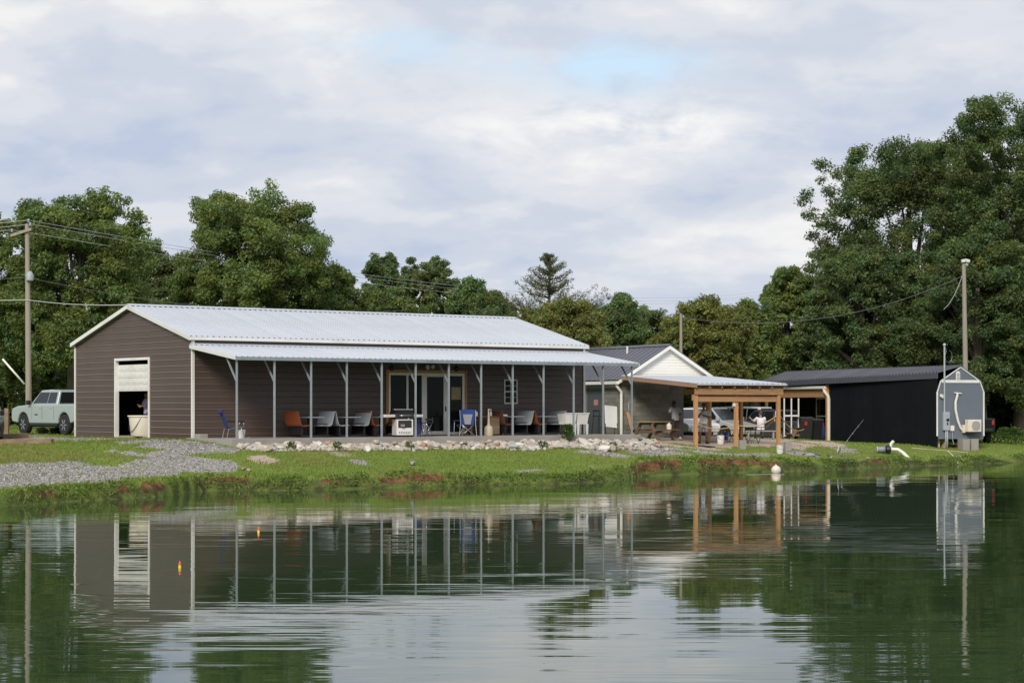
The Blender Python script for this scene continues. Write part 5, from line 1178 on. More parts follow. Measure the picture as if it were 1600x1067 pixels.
# stock tub and hose in the garage door
tc_ = BW(-0.16, gable_t(211), Z_SLAB - .10) + E1 * 0.05
tub = thing('stock_tub', 'large cream plastic tub with a dark rope handle in the garage door', 'tub', BW(0.40, gable_t(212.5), Z_SLAB), TH)
MB().lathe([(.52, .0), (.56, .06), (.635, .74), (.68, .75), (.68, .80), (.62, .80), (.58, .76), (.50, .10)], (0, 0, 0), 28).build('shell', MT['cream'], tub)
MB().tube([(-.62 * math.cos(a * .95), -.62 * math.sin(a * .95), .72 - .55 * math.sin((a + .9) / 1.8 * math.pi)) for a in [-.9 + i * .15 for i in range(13)]], .013, 5).build('rope_handle', MT['black'], tub)

# ------------------------------------------------------------------ broken rocks heaped along the slab
def rock_mesh(seed):
    r = random.Random(seed); bm = bmesh.new(); bmesh.ops.create_icosphere(bm, subdivisions=1, radius=0.5)
    planes = [Vector((r.gauss(0, 1), r.gauss(0, 1), r.gauss(0, 1))).normalized() for _ in range(6)]
    for v in bm.verts:
        for n in planes:
            d = v.co.dot(n); lim = 0.30 + 0.02 * (seed % 4)
            if d > lim: v.co -= n * (d - lim)
        v.co.x *= 1.0 + .25 * (seed % 3); v.co.z *= 0.75
        v.co += Vector((r.uniform(-.03, .03), r.uniform(-.03, .03), r.uniform(-.03, .03)))
    me = bpy.data.meshes.new('rock'); bm.to_mesh(me); bm.free(); return me
rock_cols = [((0.46, 0.41, 0.35), (0.33, 0.28, 0.22)), ((0.50, 0.46, 0.41), (0.38, 0.33, 0.28)), ((0.42, 0.35, 0.27), (0.31, 0.24, 0.17)), ((0.44, 0.30, 0.20), (0.34, 0.20, 0.12)), ((0.30, 0.30, 0.30), (0.20, 0.19, 0.18)), ((0.57, 0.54, 0.50), (0.43, 0.39, 0.34))]
RM = [mat('rock_stone', c, 0.9, 0, 0.2, 5, 0.02, 9, var2=d, orand=0.22) for c, d in rock_cols]
rocks = []
for i in range(18):
    me = rock_mesh(i); me.materials.append(RM[[0, 1, 5, 0, 1, 2, 5, 0, 4, 1, 0, 5, 3, 1, 0, 2, 5, 1][i]]); rocks.append(me)
rr_ = random.Random(5)
n_rock = 0
GR_ = 'broken rocks heaped along the porch slab'
for i in range(286):
    s = rr_.uniform(-0.15, 19.9); 
    if s > 18.5 and rr_.random() < .35: s = rr_.uniform(0, 18)
    k = rr_.random() ** 0.85; w = 1.05 + .25 * math.sin(s * 1.3) + .2 * math.sin(s * .45 + 2); 
    if s < 2.0: w *= .55 + .25 * s / 2
    out = 0.14 + k * w; t = -P_DEPTH - 0.16 - out
    if s > 18.6: t += rr_.uniform(0, 1.6)
    p = BW(s, t); gzz = gz(p.x, p.y); size = rr_.uniform(.20, .42) * (1.1 - .25 * k) if rr_.random() < .88 else rr_.uniform(.40, .58)
    top = max(gzz + size * .15, Z_SLAB - 0.10 - k * 0.32 - size * .2 - rr_.uniform(0, .08)) if k < .75 else gzz + size * .16
    o = inst(rocks[rr_.randrange(18)], 'rock', None, (p.x, p.y, top), (rr_.uniform(-.5, .5), rr_.uniform(-.5, .5), rr_.uniform(0, 6.28)), (size, size * rr_.uniform(.7, 1), size * rr_.uniform(.7, 1)))
    tag(o, 'pale broken rock in the heap along the front of the porch slab', 'rock', GR_)
for u, v, s, mi, lab in ((645, 727, .34, 4, 'grey rock alone on the lawn below the grill'), (381, 735, .26, 3, 'reddish rock on the grass at the right end of the gravel track'), (388, 737, .24, 0, 'pale rock lying against the reddish rock on the grass'), (1356, 717.5, .22, 3, 'small tan stone on the grass left of the pump'),
                         (490, 705.5, .30, 0, 'small pale rock that rolled out from the heap onto the lawn'), (810, 701, .55, 5, 'largest white rock leaning low in the heap right of the ash receptacle')):
    p = on_ground(u, v); me = rocks[0].copy(); me.materials.clear(); me.materials.append(RM[mi]); o = inst(me, 'rock', None, p + Vector((0, 0, s * .2)), (0.2, 0.1, u), (s, s * .9, s * .75)); tag(o, lab, 'rock')
bmf = bmesh.new()
for i in range(760):
    s = rr_.uniform(0.0, 19.2); k = rr_.random(); t = -P_DEPTH - 0.2 - k * 1.0; p = BW(s, t); size = rr_.uniform(.13, .30)
    tmp = rocks[i % 18]; o_ = len(bmf.verts); mtx = Matrix.Translation((p.x, p.y, max(gz(p.x, p.y) + .03, Z_SLAB - .24 - k * .36))) @ Matrix.Rotation(rr_.uniform(0, 6.28), 4, 'Z') @ Matrix.Rotation(rr_.uniform(-.6, .6), 4, 'X') @ Matrix.Scale(size, 4)
    vv = [bmf.verts.new(mtx @ v.co) for v in tmp.vertices]
    for f_ in tmp.polygons: bmf.faces.new([vv[j] for j in f_.vertices])
mer = bpy.data.meshes.new('small_rocks'); bmf.to_mesh(mer); bmf.free(); mer.materials.append(RM[0]); o = inst(mer, 'small_rocks'); tag(o, 'smaller broken stones packed between the rocks along the slab', 'stones', kind='stuff')
# shrub growing out of the rocks
def leafy(name, p, w, h, n, sz, col, label, cat, seed):
    r = np.random.default_rng(seed); t_ = thing(name, label, cat, p)
    th = r.uniform(0, 6.28, n); rad = np.sqrt(r.random(n)) * w; zz = r.random(n) ** .7 * h; rad *= np.sqrt(np.clip(1.15 - zz / h, 0.05, 1))
    P = np.c_[np.cos(th) * rad, np.sin(th) * rad, zz]; d = np.c_[np.cos(th), np.sin(th), r.uniform(-.2, 1.2, n)] + r.normal(0, .4, (n, 3)); d /= np.linalg.norm(d, axis=1)[:, None]
    e = np.cross(d, r.normal(0, 1, (n, 3))); e /= np.linalg.norm(e, axis=1)[:, None]; s = sz * r.uniform(.6, 1.3, n)[:, None]
    V = np.stack([P, P + (d * .55 + e * .28) * s, P + d * s, P + (d * .55 - e * .28) * s], 1); c = np.array(col) * r.uniform(.6, 1.4, n)[:, None]
    me = np_mesh('foliage', V.reshape(-1, 3), np.arange(4 * n).reshape(-1, 4), LEAF, np.repeat(c, 4, 0)); o = inst(me, 'foliage', t_)
    st = MB()
    for k in range(6): st.tube([(0, 0, -.05), (math.cos(k) * w * .4, math.sin(k) * w * .4, h * .6)], .008, 4)
    st.build('stem', MT['bark'], t_); return t_
leafy('bush', PW(888, -P_DEPTH - .35, -.22), .24, .62, 420, .11, (.075, .15, .03), 'small bright green bush growing from the rocks at the porch edge', 'bush', 3)
for i, (u, v) in enumerate(((640, 703), (527, 704), (848, 701), (958, 703), (455, 704))): leafy('weed', on_ground(u, v), .2, .28, 120, .09, (.085, .15, .03), ['tuft of weeds between the rocks below the grill', 'tuft of weeds between the rocks below the second booth', 'tuft of weeds between the rocks left of the green bush', 'tuft of weeds between the rocks below the whiteboard', 'tuft of weeds between the rocks below the orange booth'][i], 'weed', 20 + i)

# ------------------------------------------------------------------ vehicles (local x forward, y left)
def arc(cx, r, n=7): return [(cx + r * math.cos(math.pi - math.pi * i / n), r * 0.0 + .36 + r * math.sin(math.pi * i / n) * .98) for i in range(n + 1)]
SPECS = dict(
    pickup=dict(L=5.8, W=2.04, H=1.97, wb=3.65, f=1.0, wr=.45, belt=1.33, hood=(2.75, 1.18), nose=1.16, cab=(1.30, .62, -1.02, -1.12), bed=True, ground=.50),
    suv=dict(L=4.7, W=1.86, H=1.72, wb=2.75, f=.95, wr=.36, belt=1.05, hood=(2.3, .98), nose=.80, cab=(1.25, .45, -1.75, -2.25), bed=False, ground=.30),
    van=dict(L=5.0, W=1.95, H=1.78, wb=3.0, f=.9, wr=.35, belt=1.02, hood=(2.45, .95), nose=.78, cab=(1.75, .8, -2.25, -2.42), bed=False, ground=.28),
    sedan=dict(L=4.7, W=1.80, H=1.46, wb=2.7, f=.95, wr=.33, belt=.92, hood=(2.3, .82), nose=.68, cab=(1.05, .25, -1.15, -1.95), bed=False, ground=.24))
def vehicle(kind, paint, loc, heading, label, cat, group=None, name='parked_car', badge=False):
    s = SPECS[kind]; v = thing(name, label, cat, loc, heading, group); L, W, Hh, wr = s['L'], s['W'], s['H'], s['wr']
    xf, xr = s['wb'] / 2 + .05, -s['wb'] / 2 + .05; F_, B_ = L / 2 + .05, -L / 2 + .05; g = s['ground']; bt = s['belt']; ar = wr + .085
    def arch(cx): return [(cx - ar * math.cos(math.pi * i / 8), wr + ar * math.sin(math.pi * i / 8)) for i in range(9)]
    low = [(B_ + .03, g + .12)] + [(xr - ar, g + .02)] + arch(xr)[1:-1] + [(xr + ar, g)] + [(xf - ar, g)] + arch(xf)[1:-1] + [(xf + ar, g + .02)] + [(F_ - .05, g + .08), (F_, g + .25), (F_, s['nose'] - .12), (F_ - .10, s['nose'])]
    cf = s['cab'][0]
    up = [(F_ - .55, s['nose'] + .10), (cf + .05, bt - .02), (cf - .1, bt)]
    if s['bed']: up += [(s['cab'][3], bt), (B_ + .02, bt + .01), (B_, bt - .05)]
    else: up += [(s['cab'][3] + .1, bt), (B_ + .12, bt - .02), (B_ + .02, bt - .2)]
    poly = low + up
    hw = W / 2
    # body with a slight inward lean above the shoulder
    n = len(poly); vs = []
    for sg in (-1, 1):
        for x, z in poly:
            vs.append((x, sg * hw, z))
    bm = MB().add(vs, [tuple(range(n)), tuple(reversed(range(n, 2 * n)))] + [(k, k + n, (k + 1) % n + n, (k + 1) % n) for k in range(n)])
    bm.build('body', MT[paint], v, bevel=.06, seg=4)
    # greenhouse
    c0, c1, c2, c3 = s['cab']; b_h, t_h = hw - .06, hw - .26
    cb_ = [(c0, bt - .02), (c1, Hh - .03), ((c1 + c2) / 2, Hh), (c2, Hh - .04), (c3, bt - .02)]
    def yy(z): return b_h + (t_h - b_h) * (z - bt) / (Hh - bt)
    m = len(cb_); vs = [(x, -yy(z), z) for x, z in cb_] + [(x, yy(z), z) for x, z in cb_]
    MB().add(vs, [tuple(range(m)), tuple(reversed(range(m, 2 * m)))] + [(k, k + m, (k + 1) % m + m, (k + 1) % m) for k in range(m)]).build('cab', MT[paint], v, bevel=.04, seg=3)
    z0, z1 = bt + .05, Hh - .12
    def fx(z): return c0 + (c1 - c0) * (z - bt) / (Hh - .03 - bt)
    def rx(z): return c3 + (c2 - c3) * (z - bt) / (Hh - .04 - bt)
    xs = [(rx(z0) + .12, rx(z1) + .10)]; midp = (fx(z1) + rx(z1)) / 2 - .05; cuts = [midp] if kind in ('pickup', 'sedan') else [midp + .35, midp - .75]
    bot = [fx(z0) - .16] + cuts + [rx(z0) + .14]; top = [fx(z1) - .06] + cuts + [rx(z1) + .12]
    for sg in (-1, 1):
        for i in range(len(bot) - 1):
            a0, a1, t0_, t1_ = bot[i] - .03, bot[i + 1] + .03, top[i] - .03, top[i + 1] + .03
            q = []
            for o in (.004, .012): q += [(a0, sg * (yy(z0) + o), z0), (a1, sg * (yy(z0) + o), z0), (t1_, sg * (yy(z1) + o), z1), (t0_, sg * (yy(z1) + o), z1)]
            MB().add(q, [(0, 1, 2, 3), (7, 6, 5, 4), (0, 4, 5, 1), (1, 5, 6, 2), (2, 6, 7, 3), (3, 7, 4, 0)]).build('side_window', MT['cglass'], v)
        MB().box(c0 - .22, c0 - .02, sg * (hw + .10) - .08, sg * (hw + .10) + .08, bt - .02, bt + .17).build('mirror', MT[paint if kind != 'pickup' else 'black'], v, bevel=.03)
        for xh in (.30, -.65): MB().box(xh - .11, xh + .11, sg * (hw + .0) - .03, sg * (hw + .0) + .02, bt - .16, bt - .12).build('door_handle', MT[paint], v, bevel=.01)
        for xd in (c0 - .25, (c0 + c3) / 2 + .05, c3 + .22): MB().box(xd - .006, xd + .006, sg * hw - .006, sg * hw + .003, g + .18, bt - .1).build('door_seam', MT['black'], v)
        MB().box(xr + ar + .05, xf - ar - .05, sg * (hw - .06) - .05, sg * (hw - .06) + .05, g - .10, g + .02).build('sill', MT['black'], v, bevel=.02)
        MB().box(F_ - .22, F_ - .02 + .03, sg * (hw - .34) - .22, sg * (hw - .34) + .22, s['nose'] - .20, s['nose'] - .06).build('headlight', MT['lens'], v, bevel=.03)
        MB().box(B_ - .02, B_ + .12, sg * (hw - .12) - .06, sg * (hw - .12) + .06, bt - .34, bt - .10).build('tail_light', MT['red'], v, bevel=.02)
        for xw in (xf, xr):
            y = sg * (hw - .13); w_ = MB(); w_.lathe([(wr * .62, -.12), (wr * .93, -.125), (wr, -.08), (wr, .08), (wr * .93, .125), (wr * .62, .12)], (xw, y, wr), 24, axis='y'); wo = w_.build('wheel', MT['rubber'], v)
            MB().lathe([(wr * .60, sg * .06), (wr * .62, sg * .118), (wr * .52, sg * .10), (wr * .15, sg * .10), (.03, sg * .115)], (xw, y, wr), 18, axis='y').build('rim', MT['blackm'] if kind == 'pickup' else MT['chrome'], wo)
            sp = MB()
            for k in range(6):
                a_ = k * math.pi / 3; sp.bar((xw + .06 * math.cos(a_), y + sg * .122, wr + .06 * math.sin(a_)), (xw + wr * .55 * math.cos(a_), y + sg * .124, wr + wr * .55 * math.sin(a_)), .05, .02, up=(0, 1, 0))
            sp.build('spokes', MT['chrome'] if kind != 'pickup' else MT['galv'], wo)
    def plate(name, xa, za, xb, zb, wa, wb_, m_, out=.006):
        dx, dz = xb - xa, zb - za; l = math.hypot(dx, dz); nx, nz = dz / l * out, -dx / l * out
        q = []
        for o in (1, 2): q += [(xa + nx * o, -wa, za + nz * o), (xa + nx * o, wa, za + nz * o), (xb + nx * o, wb_, zb + nz * o), (xb + nx * o, -wb_, zb + nz * o)]
        MB().add(q, [(0, 1, 2, 3), (7, 6, 5, 4), (0, 4, 5, 1), (1, 5, 6, 2), (2, 6, 7, 3), (3, 7, 4, 0)]).build(name, MT[m_], v)
    plate('windshield', fx(z0 - .02), z0 - .02, fx(z1 + .04), z1 + .04, yy(z0) - .07, yy(z1) - .07, 'cglass', .006)
    plate('rear_window', rx(z0), z0, rx(z1), z1, yy(z0) - .10, yy(z1) - .08, 'cglass', -.006)
    MB().box(F_ - .04, F_ + .012, -hw + .5, hw - .5, s['nose'] - .34, s['nose'] - .08).build('grille', MT['black'], v, bevel=.015)
    MB().box(F_ - .10, F_ + .05, -hw + .12, hw - .12, g + .05, g + .24).build('front_bumper', MT['black' if kind == 'pickup' else paint], v, bevel=.04)
    MB().box(B_ - .06, B_ + .10, -hw + .10, hw - .10, g + .14, g + .32).build('rear_bumper', MT['black' if kind == 'pickup' else paint], v, bevel=.04)
    if kind == 'pickup': MB().box(B_ + .12, s['cab'][3] - .05, -hw + .16, hw - .16, bt - .04, bt + .016).build('bed_cover', MT['black'], v)
    MB().box(xr - .2, xf + .2, -hw + .3, hw - .3, g - .15, g + .3).build('underbody', MT['black'], v)
    if kind == 'pickup' and badge: MB().box(.52, .80, hw - .018, hw + .008, .86, .91).build('door_badge', MT['black'], v)
    return v
def gat(u, v, D, dz=0): p = at(u, v, D); p.z = gz(p.x, p.y) + dz; return p
th_ = math.atan2(.75, -.66)
p = gat(101, 682, 86.0); pk = vehicle('pickup', 'sage', p, th_, 'sage grey crew cab pickup truck parked behind the brown building', 'pickup truck', None, 'pickup_truck', True)
vehicle('suv', 'blackp', gat(-37, 690, 76), math.pi * 1.5 + .2, 'black vehicle cut by the left photo edge beside the landscape timbers', 'car')
vehicle('sedan', 'whitep', gat(1064, 684, 99, -.05), -1.15, 'white sedan showing its nose behind the block wall corner', 'car', 'cars parked beyond the lean-to')
vehicle('suv', 'silver', gat(1113, 684, 102, -.15), -.75, 'silver car with its nose to the right behind the standing man', 'car', 'cars parked beyond the lean-to')
vehicle('van', 'whitep', gat(1141, 684, 112, -.05), 2.55, 'white van parked behind the middle post and the seated man', 'van', 'cars parked beyond the lean-to')
vehicle('pickup', 'charcoal', gat(1208, 684, 106, -.3), 2.2, 'charcoal pickup truck parked behind the seated man and third post', 'pickup truck', 'cars parked beyond the lean-to', 'pickup_truck')
vehicle('pickup', 'blackp', gat(1501, 690, 105, -.12), 1.62, 'black pickup truck with a red tail light behind the slate shed', 'pickup truck', None, 'pickup_truck')

# ------------------------------------------------------------------ people: one continuous skin each, clothes as children
def remesh(o, s):
    r = o.modifiers.new('remesh', 'REMESH'); r.mode = 'VOXEL'; r.voxel_size = s; r.use_smooth_shade = True
    q = o.modifiers.new('smooth', 'SMOOTH'); q.factor = .5; q.iterations = 3
def ell_loft(mb, rings, n=16):
    vs = []
    for c, rx_, ry_ in rings:
        for k in range(n): t = 2 * math.pi * k / n; vs.append((c[0] + ry_ * math.cos(t), c[1] + rx_ * math.sin(t), c[2]))
    m = len(rings); fs = [(i * n + k, i * n + (k + 1) % n, (i + 1) * n + (k + 1) % n, (i + 1) * n + k) for i in range(m - 1) for k in range(n)]
    fs += [tuple(reversed(range(n))), tuple((m - 1) * n + k for k in range(n))]; mb.add(vs, fs, True)
def person(loc, rz, label, J, skin, hair, shirt, legs, shoes, long_legs=False, cap=None, hscale=1.0):
    """J: joints in metres, x forward, y left, z up"""
    t_ = thing('person', label, 'person', loc, rz); V3 = lambda k: Vector(J[k])
    pel, ch, nk, hd = V3('pelvis'), V3('chest'), V3('neck'), V3('head')
    b = MB()
    ell_loft(b, [(pel + Vector((0, 0, -.08)), .15, .11), (pel + Vector((0, 0, .04)), .165, .115), (pel.lerp(ch, .5), .14, .105), (ch, .165, .12), (ch.lerp(nk, .65), .15, .09), (nk + Vector((0, 0, -.02)), .06, .06)])
    b.tube([nk + Vector((0, 0, -.06)), nk + Vector((0.005, 0, .05)), hd], [.065, .056, .05], 12)
    fw = Vector(J.get('look', (1, 0, 0))).normalized(); sd_ = Vector((-fw.y, fw.x, 0)).normalized()
    b.ball(hd + Vector((0, 0, .045)) - fw * .01, .098, 16, 12, (1.02, .82, 1.12)); b.ball(hd + fw * .035 - Vector((0, 0, .045)), .066, 14, 10, (1, .85, 1.0))
    b.ball(hd + fw * .105 + Vector((0, 0, -.002)), .017, 8, 6, (1.1, .9, 1.7)); b.ball(hd + fw * .092 - Vector((0, 0, .052)), .022, 8, 6, (.7, 1.3, .5))
    for sg in (-1, 1): b.ball(hd + sd_ * sg * .083 + Vector((0, 0, .005)), .028, 8, 6, (.8, .4, 1.15))
    for sg, S in ((1, 'l'), (-1, 'r')):
        sh, el, wr_ = V3('sh_' + S), V3('el_' + S), V3('wr_' + S); hp_, kn, an = V3('hip_' + S), V3('kn_' + S), V3('an_' + S)
        b.tube([ch.lerp(nk, .45), sh, sh.lerp(el, .25), el, el.lerp(wr_, .3), wr_], [.06, .058, .050, .040, .041, .027], 12)
        b.ball(sh, .062)
        d = (wr_ - el).normalized(); c = Vector(J.get('palm_' + S, (0, 0, 0))) if ('palm_' + S) in J else Vector((0, sg, 0)); c = (c - d * c.dot(d)).normalized(); a = d.cross(c).normalized()
        pc_ = wr_ + d * .055; b.tube([wr_ - d * .01, wr_ + d * .03, wr_ + d * .085], [.026, .036, .034], 10)
        for k, ln in enumerate((.068, .078, .072, .056)):
            o_ = a * ((k - 1.5) * .021); q0 = wr_ + d * .075 + o_; q1 = q0 + d * ln * .5 - c * .008; q2 = q0 + d * ln * .85 - c * .032; b.tube([q0, q1, q2], [.0105, .0095, .008], 7)
        q0 = wr_ + d * .025 - a * .03; b.tube([q0, q0 + d * .03 - a * .025, q0 + d * .062 - a * .03 - c * .02], [.013, .011, .009], 7)
        b.tube([pel + Vector((0, sg * .06, -.02)), hp_, hp_.lerp(kn, .5), kn, kn.lerp(an, .3), an], [.10, .095, .08, .056, .058, .038], 12)
        ft_ = Vector(J.get('toe_' + S, (1, 0, 0))).normalized(); b.tube([an + Vector((0, 0, -.03)) - ft_ * .05, an - Vector((0, 0, .045)) + ft_ * .06, an - Vector((0, 0, .055)) + ft_ * .16], [.04, .04, .028], 10)
    body = b.build('body', MT[skin], t_); remesh(body, .008)
    # hair or cap
    h = MB(); h.ball(hd + Vector((0, 0, .065)) - fw * .022, .104, 16, 12, (1.0, .86, 1.0)); ho_ = h.build('hair' if not cap else 'cap', MT[cap or hair], t_)
    if cap: MB().box(-.02, .12, -.07, .07, -.008, .008).build('cap_brim', MT[cap], ho_, loc=hd + fw * .07 + Vector((0, 0, .075)), rot=(0, 0, math.atan2(fw.y, fw.x)))
    s_ = MB(); ell_loft(s_, [(pel + Vector((0, 0, -.10)), .195, .145), (pel + Vector((0, 0, .05)), .19, .14), (pel.lerp(ch, .55), .178, .138), (ch, .192, .145), (ch.lerp(nk, .6), .175, .112), (nk + Vector((0, 0, -.025)), .082, .08)])
    for S in 'lr':
        sh, el = V3('sh_' + S), V3('el_' + S); s_.tube([ch.lerp(nk, .40), sh, sh.lerp(el, .78)], [.09, .083, .080], 12)
    so_ = s_.build('t_shirt', MT[shirt], t_); remesh(so_, .013)
    l_ = MB(); ell_loft(l_, [(pel + Vector((0, 0, -.12)), .16, .12), (pel + Vector((0, 0, .0)), .178, .13), (pel + Vector((0, 0, .07)), .17, .125)])
    for sg, S in ((1, 'l'), (-1, 'r')):
        hp_, kn, an = V3('hip_' + S), V3('kn_' + S), V3('an_' + S)
        if long_legs: l_.tube([pel + Vector((0, sg * .06, -.02)), hp_, hp_.lerp(kn, .5), kn, kn.lerp(an, .9)], [.115, .112, .098, .080, .068], 12)
        else: l_.tube([pel + Vector((0, sg * .06, -.02)), hp_, hp_.lerp(kn, .55), hp_.lerp(kn, .95)], [.115, .112, .105, .100], 12)
    lo_ = l_.build('trousers' if long_legs else 'shorts', MT[legs], t_); remesh(lo_, .013)
    for S in 'lr':
        an = V3('an_' + S); ft_ = Vector(J.get('toe_' + S, (1, 0, 0))).normalized(); q = MB(); q.tube([an + Vector((0, 0, .05)), an + Vector((0, 0, -.02)), an + Vector((0, 0, -.045))], [.052, .056, .058], 10); q.tube([an - Vector((0, 0, .038)) - ft_ * .075, an - Vector((0, 0, .035)) + ft_ * .06, an - Vector((0, 0, .052)) + ft_ * .18], [.048, .052, .036], 10)
        so = q.build('shoe', MT[shoes], t_); remesh(so, .01)
    return t_
ST = dict(pelvis=(0, 0, .95), chest=(.01, 0, 1.24), neck=(0, 0, 1.46), head=(.02, 0, 1.60), sh_l=(0, .19, 1.40), sh_r=(0, -.19, 1.40), hip_l=(0, .10, .88), hip_r=(0, -.10, .88), kn_l=(.03, .12, .48), kn_r=(.03, -.12, .48), an_l=(-.02, .13, .08), an_r=(-.02, -.13, .08))
J1 = dict(ST, el_l=(.02, .34, 1.16), wr_l=(.20, .30, 1.02), el_r=(.04, -.33, 1.15), wr_r=(.24, -.24, 1.08), chest=(.05, 0, 1.24), neck=(.09, 0, 1.45), head=(.14, 0, 1.58), sh_l=(.06, .20, 1.39), sh_r=(.06, -.20, 1.39), an_r=(-.14, -.16, .08), look=(1, 0, -.15))
q = gat(1055.5, 684, 88.6); q.z += .03
person(q, HA + math.pi / 2 + .1, 'man in grey T-shirt seen from behind, standing in shade past the picnic table', J1, 'skind', 'hair', 'shirtg', 'trous', 'boots', True)
J2 = dict(ST, el_l=(.02, .30, 1.14), wr_l=(.22, .06, 1.22), el_r=(.05, -.30, 1.14), wr_r=(.26, -.04, 1.40), palm_r=(1, 0, 0), kn_r=(.06, -.14, .48), an_r=(.02, -.18, .08), toe_l=(.9, .4, 0), toe_r=(.9, -.4, 0), look=(1, .1, -.1))
person(gat(1099.5, 689, 86), -math.pi / 2 - .1, 'man in pale grey T-shirt and grey shorts facing the pond, one hand raised', J2, 'skind', 'hair', 'shirtl', 'shortsg', 'black')
J3 = dict(ST); 
for k in ('pelvis', 'chest', 'neck', 'head', 'sh_l', 'sh_r'): J3[k] = (ST[k][0], ST[k][1], ST[k][2] - .40)
J3.update(hip_l=(.03, .11, .53), hip_r=(.03, -.11, .53), kn_l=(.45, .18, .50), kn_r=(.45, -.18, .50), an_l=(.40, .18, .08), an_r=(.40, -.18, .08), el_l=(.16, .30, .86), wr_l=(.30, .42, 1.00), el_r=(.15, -.25, .80), wr_r=(.36, -.16, .76), chest=(-.01, 0, .84), look=(1, .2, 0))
q = gat(1188.5, 690, 95); q.z = zat(643, 95) - 1.33
person(q, math.pi / 2 + .1, 'seated man in white T-shirt seen from behind, between middle and third posts', J3, 'skin', 'hairb', 'shirtw', 'shortsg', 'black')
sb2 = thing('stool_bench', 'grey bench under the seated man in white T-shirt', 'bench', (q.x, q.y, gz(q.x, q.y)), 0); zz = q.z - gz(q.x, q.y) + .42
MB().box(-.75, .75, -.2, .2, zz - .05, zz).build('seat_board', MT['concrete'], sb2, bevel=.005)
for x in (-.6, .6): MB().box(x - .04, x + .04, -.16, .16, 0, zz - .052).build('leg', MT['concrete'], sb2)
J4 = dict(ST, el_l=(.10, .28, 1.16), wr_l=(.30, .16, 1.16), el_r=(.10, -.28, 1.16), wr_r=(.30, -.14, 1.20), look=(1, .1, -.25))
person(BW(1.12, solve_u(230.5, BW(1.12, 0), E2), Z_SLAB), TH + math.pi - .1, 'person in dark cap and lavender shirt inside the garage door behind the tub', J4, 'skin', 'hair', 'lav', 'trous', 'black', True, 'black')

# ------------------------------------------------------------------ poles and wires
def upole(u, v_top, D, r0, label, lean=0.0):
    p = gat(u, 640, D); h = zat(v_top, D) - p.z; t_ = thing('utility_pole', label, 'utility pole', p)
    MB().tube([(lean, 0, -.3), (lean * .5, 0, h / 2), (0, 0, h)], [r0 * 1.15, r0, r0 * .78], 14).build('shaft', MT['pole'], t_); return t_, p, h
pA, a0, hA = upole(42.5, 350, 90, .125, 'tall weathered utility pole with crossarm behind the sage pickup', .08)
MB().bar((-.72, -.16, hA - .55), (.22, -.16, hA - .25), .10, .12).build('crossarm', MT['pole'], pA)
for x, z in ((-.66, -.40), (.18, -.12), (.06, .06)):
    MB().lathe([(.03, 0), (.06, .03), (.035, .07), (.06, .11), (.03, .17)], (x, -.16 if z < 0 else 0, hA + z), 10).build('insulator', MT['elec'], pA)
zl = zat(431, 90) - a0.z
yl = thing('yard_light', 'grey yard light hanging on the left utility pole', 'lamp', a0 + Vector((.14, -.12, zl)), 0); MB().lathe([(.08, -.26), (.17, -.22), (.18, .02), (.10, .16), (.04, .2)], (0.02, -.05, 0), 14).build('housing', MT['elec'], yl); MB().box(-.12, -.02, -.06, .08, -.06, .12).build('bracket', MT['elec'], yl)
MB().tube([(-.12, -.02, zat(600, 90) - a0.z), (-1.1, -.1, zat(561, 90) - a0.z)], .045, 8).build('guy_guard', MT['vinyl'], pA)
pB, b0, hB = upole(1064, 490, 100, .085, 'short thin utility pole behind the white gable', .0)
MB().lathe([(.04, 0), (.05, .06), (.03, .1)], (.12, -.05, hB - .2), 8).build('insulator', MT['elec'], pB)
pC, c0_, hC = upole(1506, 410, 104, .13, 'utility pole with twin white floodlights behind the slate shed', .14)
fl2 = thing('pole_floodlight', 'twin white floodlights on top of the right utility pole', 'light', c0_ + Vector((0, 0, hC)), 0)
MB().box(-.08, .08, -.08, .08, -.05, .08).build('mount', MT['white'], fl2)
for x, r in ((.16, .3), (-.05, -.2)): MB().box(x - .11, x + .11, -.22, -.02, .0, .15, rot=Matrix.Rotation(r, 3, 'Y')).build('lamp_head', MT['white'], fl2)
MB().box(.07, .2, -.12, .0, -.18, -.03).build('sensor', MT['elec'], fl2)
def wire(a, b, s, r, m, label): o = MB().tube([q - a for q in sag(a, b, s, 24)], r, 4).build('wire', MT[m], loc=a); tag(o, label, 'wire', 'overhead wires')
tA = a0 + Vector((0, 0, hA))
far = [at(1215, 452, 260), at(1215, 456.5, 260), at(1215, 459.5, 260)]
for (dx, dz), fr, nm in zip(((.06, .16), (.18, -.02), (-.66, -.28)), far, ('highest', 'middle', 'lowest')):
    s = tA + Vector((dx, -.1, dz)); wire(s, fr, 2.2, .011, 'wirew', nm + ' of three long wires from the left pole top over the building'); wire(s, s + Vector((-22, 16, 1.4 + .2 * dz)), .5, .011, 'wirew', nm + ' of three wires from the left pole top out past the left edge')
s = a0 + Vector((0, -.14, zat(434, 90) - a0.z)); wire(s, at(640, 484, 118), .75, .012, 'wire', 'single dark wire crossing the trees from below the yard light'); wire(s, s + Vector((-16, 6, .4)), .2, .012, 'wire', 'single dark wire running left from below the yard light')
s = a0 + Vector((.05, -.15, zat(469, 90) - a0.z)); ridge_end = BW(.1, B_W / 2, Z_SLAB + H_RIDGE + .05); wire(s, ridge_end, .10, .018, 'wirew', 'thick pale service wire from the left pole to the roof ridge'); wire(s, s + Vector((-16, 5, .7)), .2, .018, 'wirew', 'thick pale service wire from the left pole to the left edge')
s = b0 + Vector((.1, 0, hB - .2)); e_ = c0_ + Vector((-.12, -.1, zat(432, 104) - c0_.z)); wire(s, e_, 1.1, .012, 'wire', 'sagging wire between the short pole and the right pole')
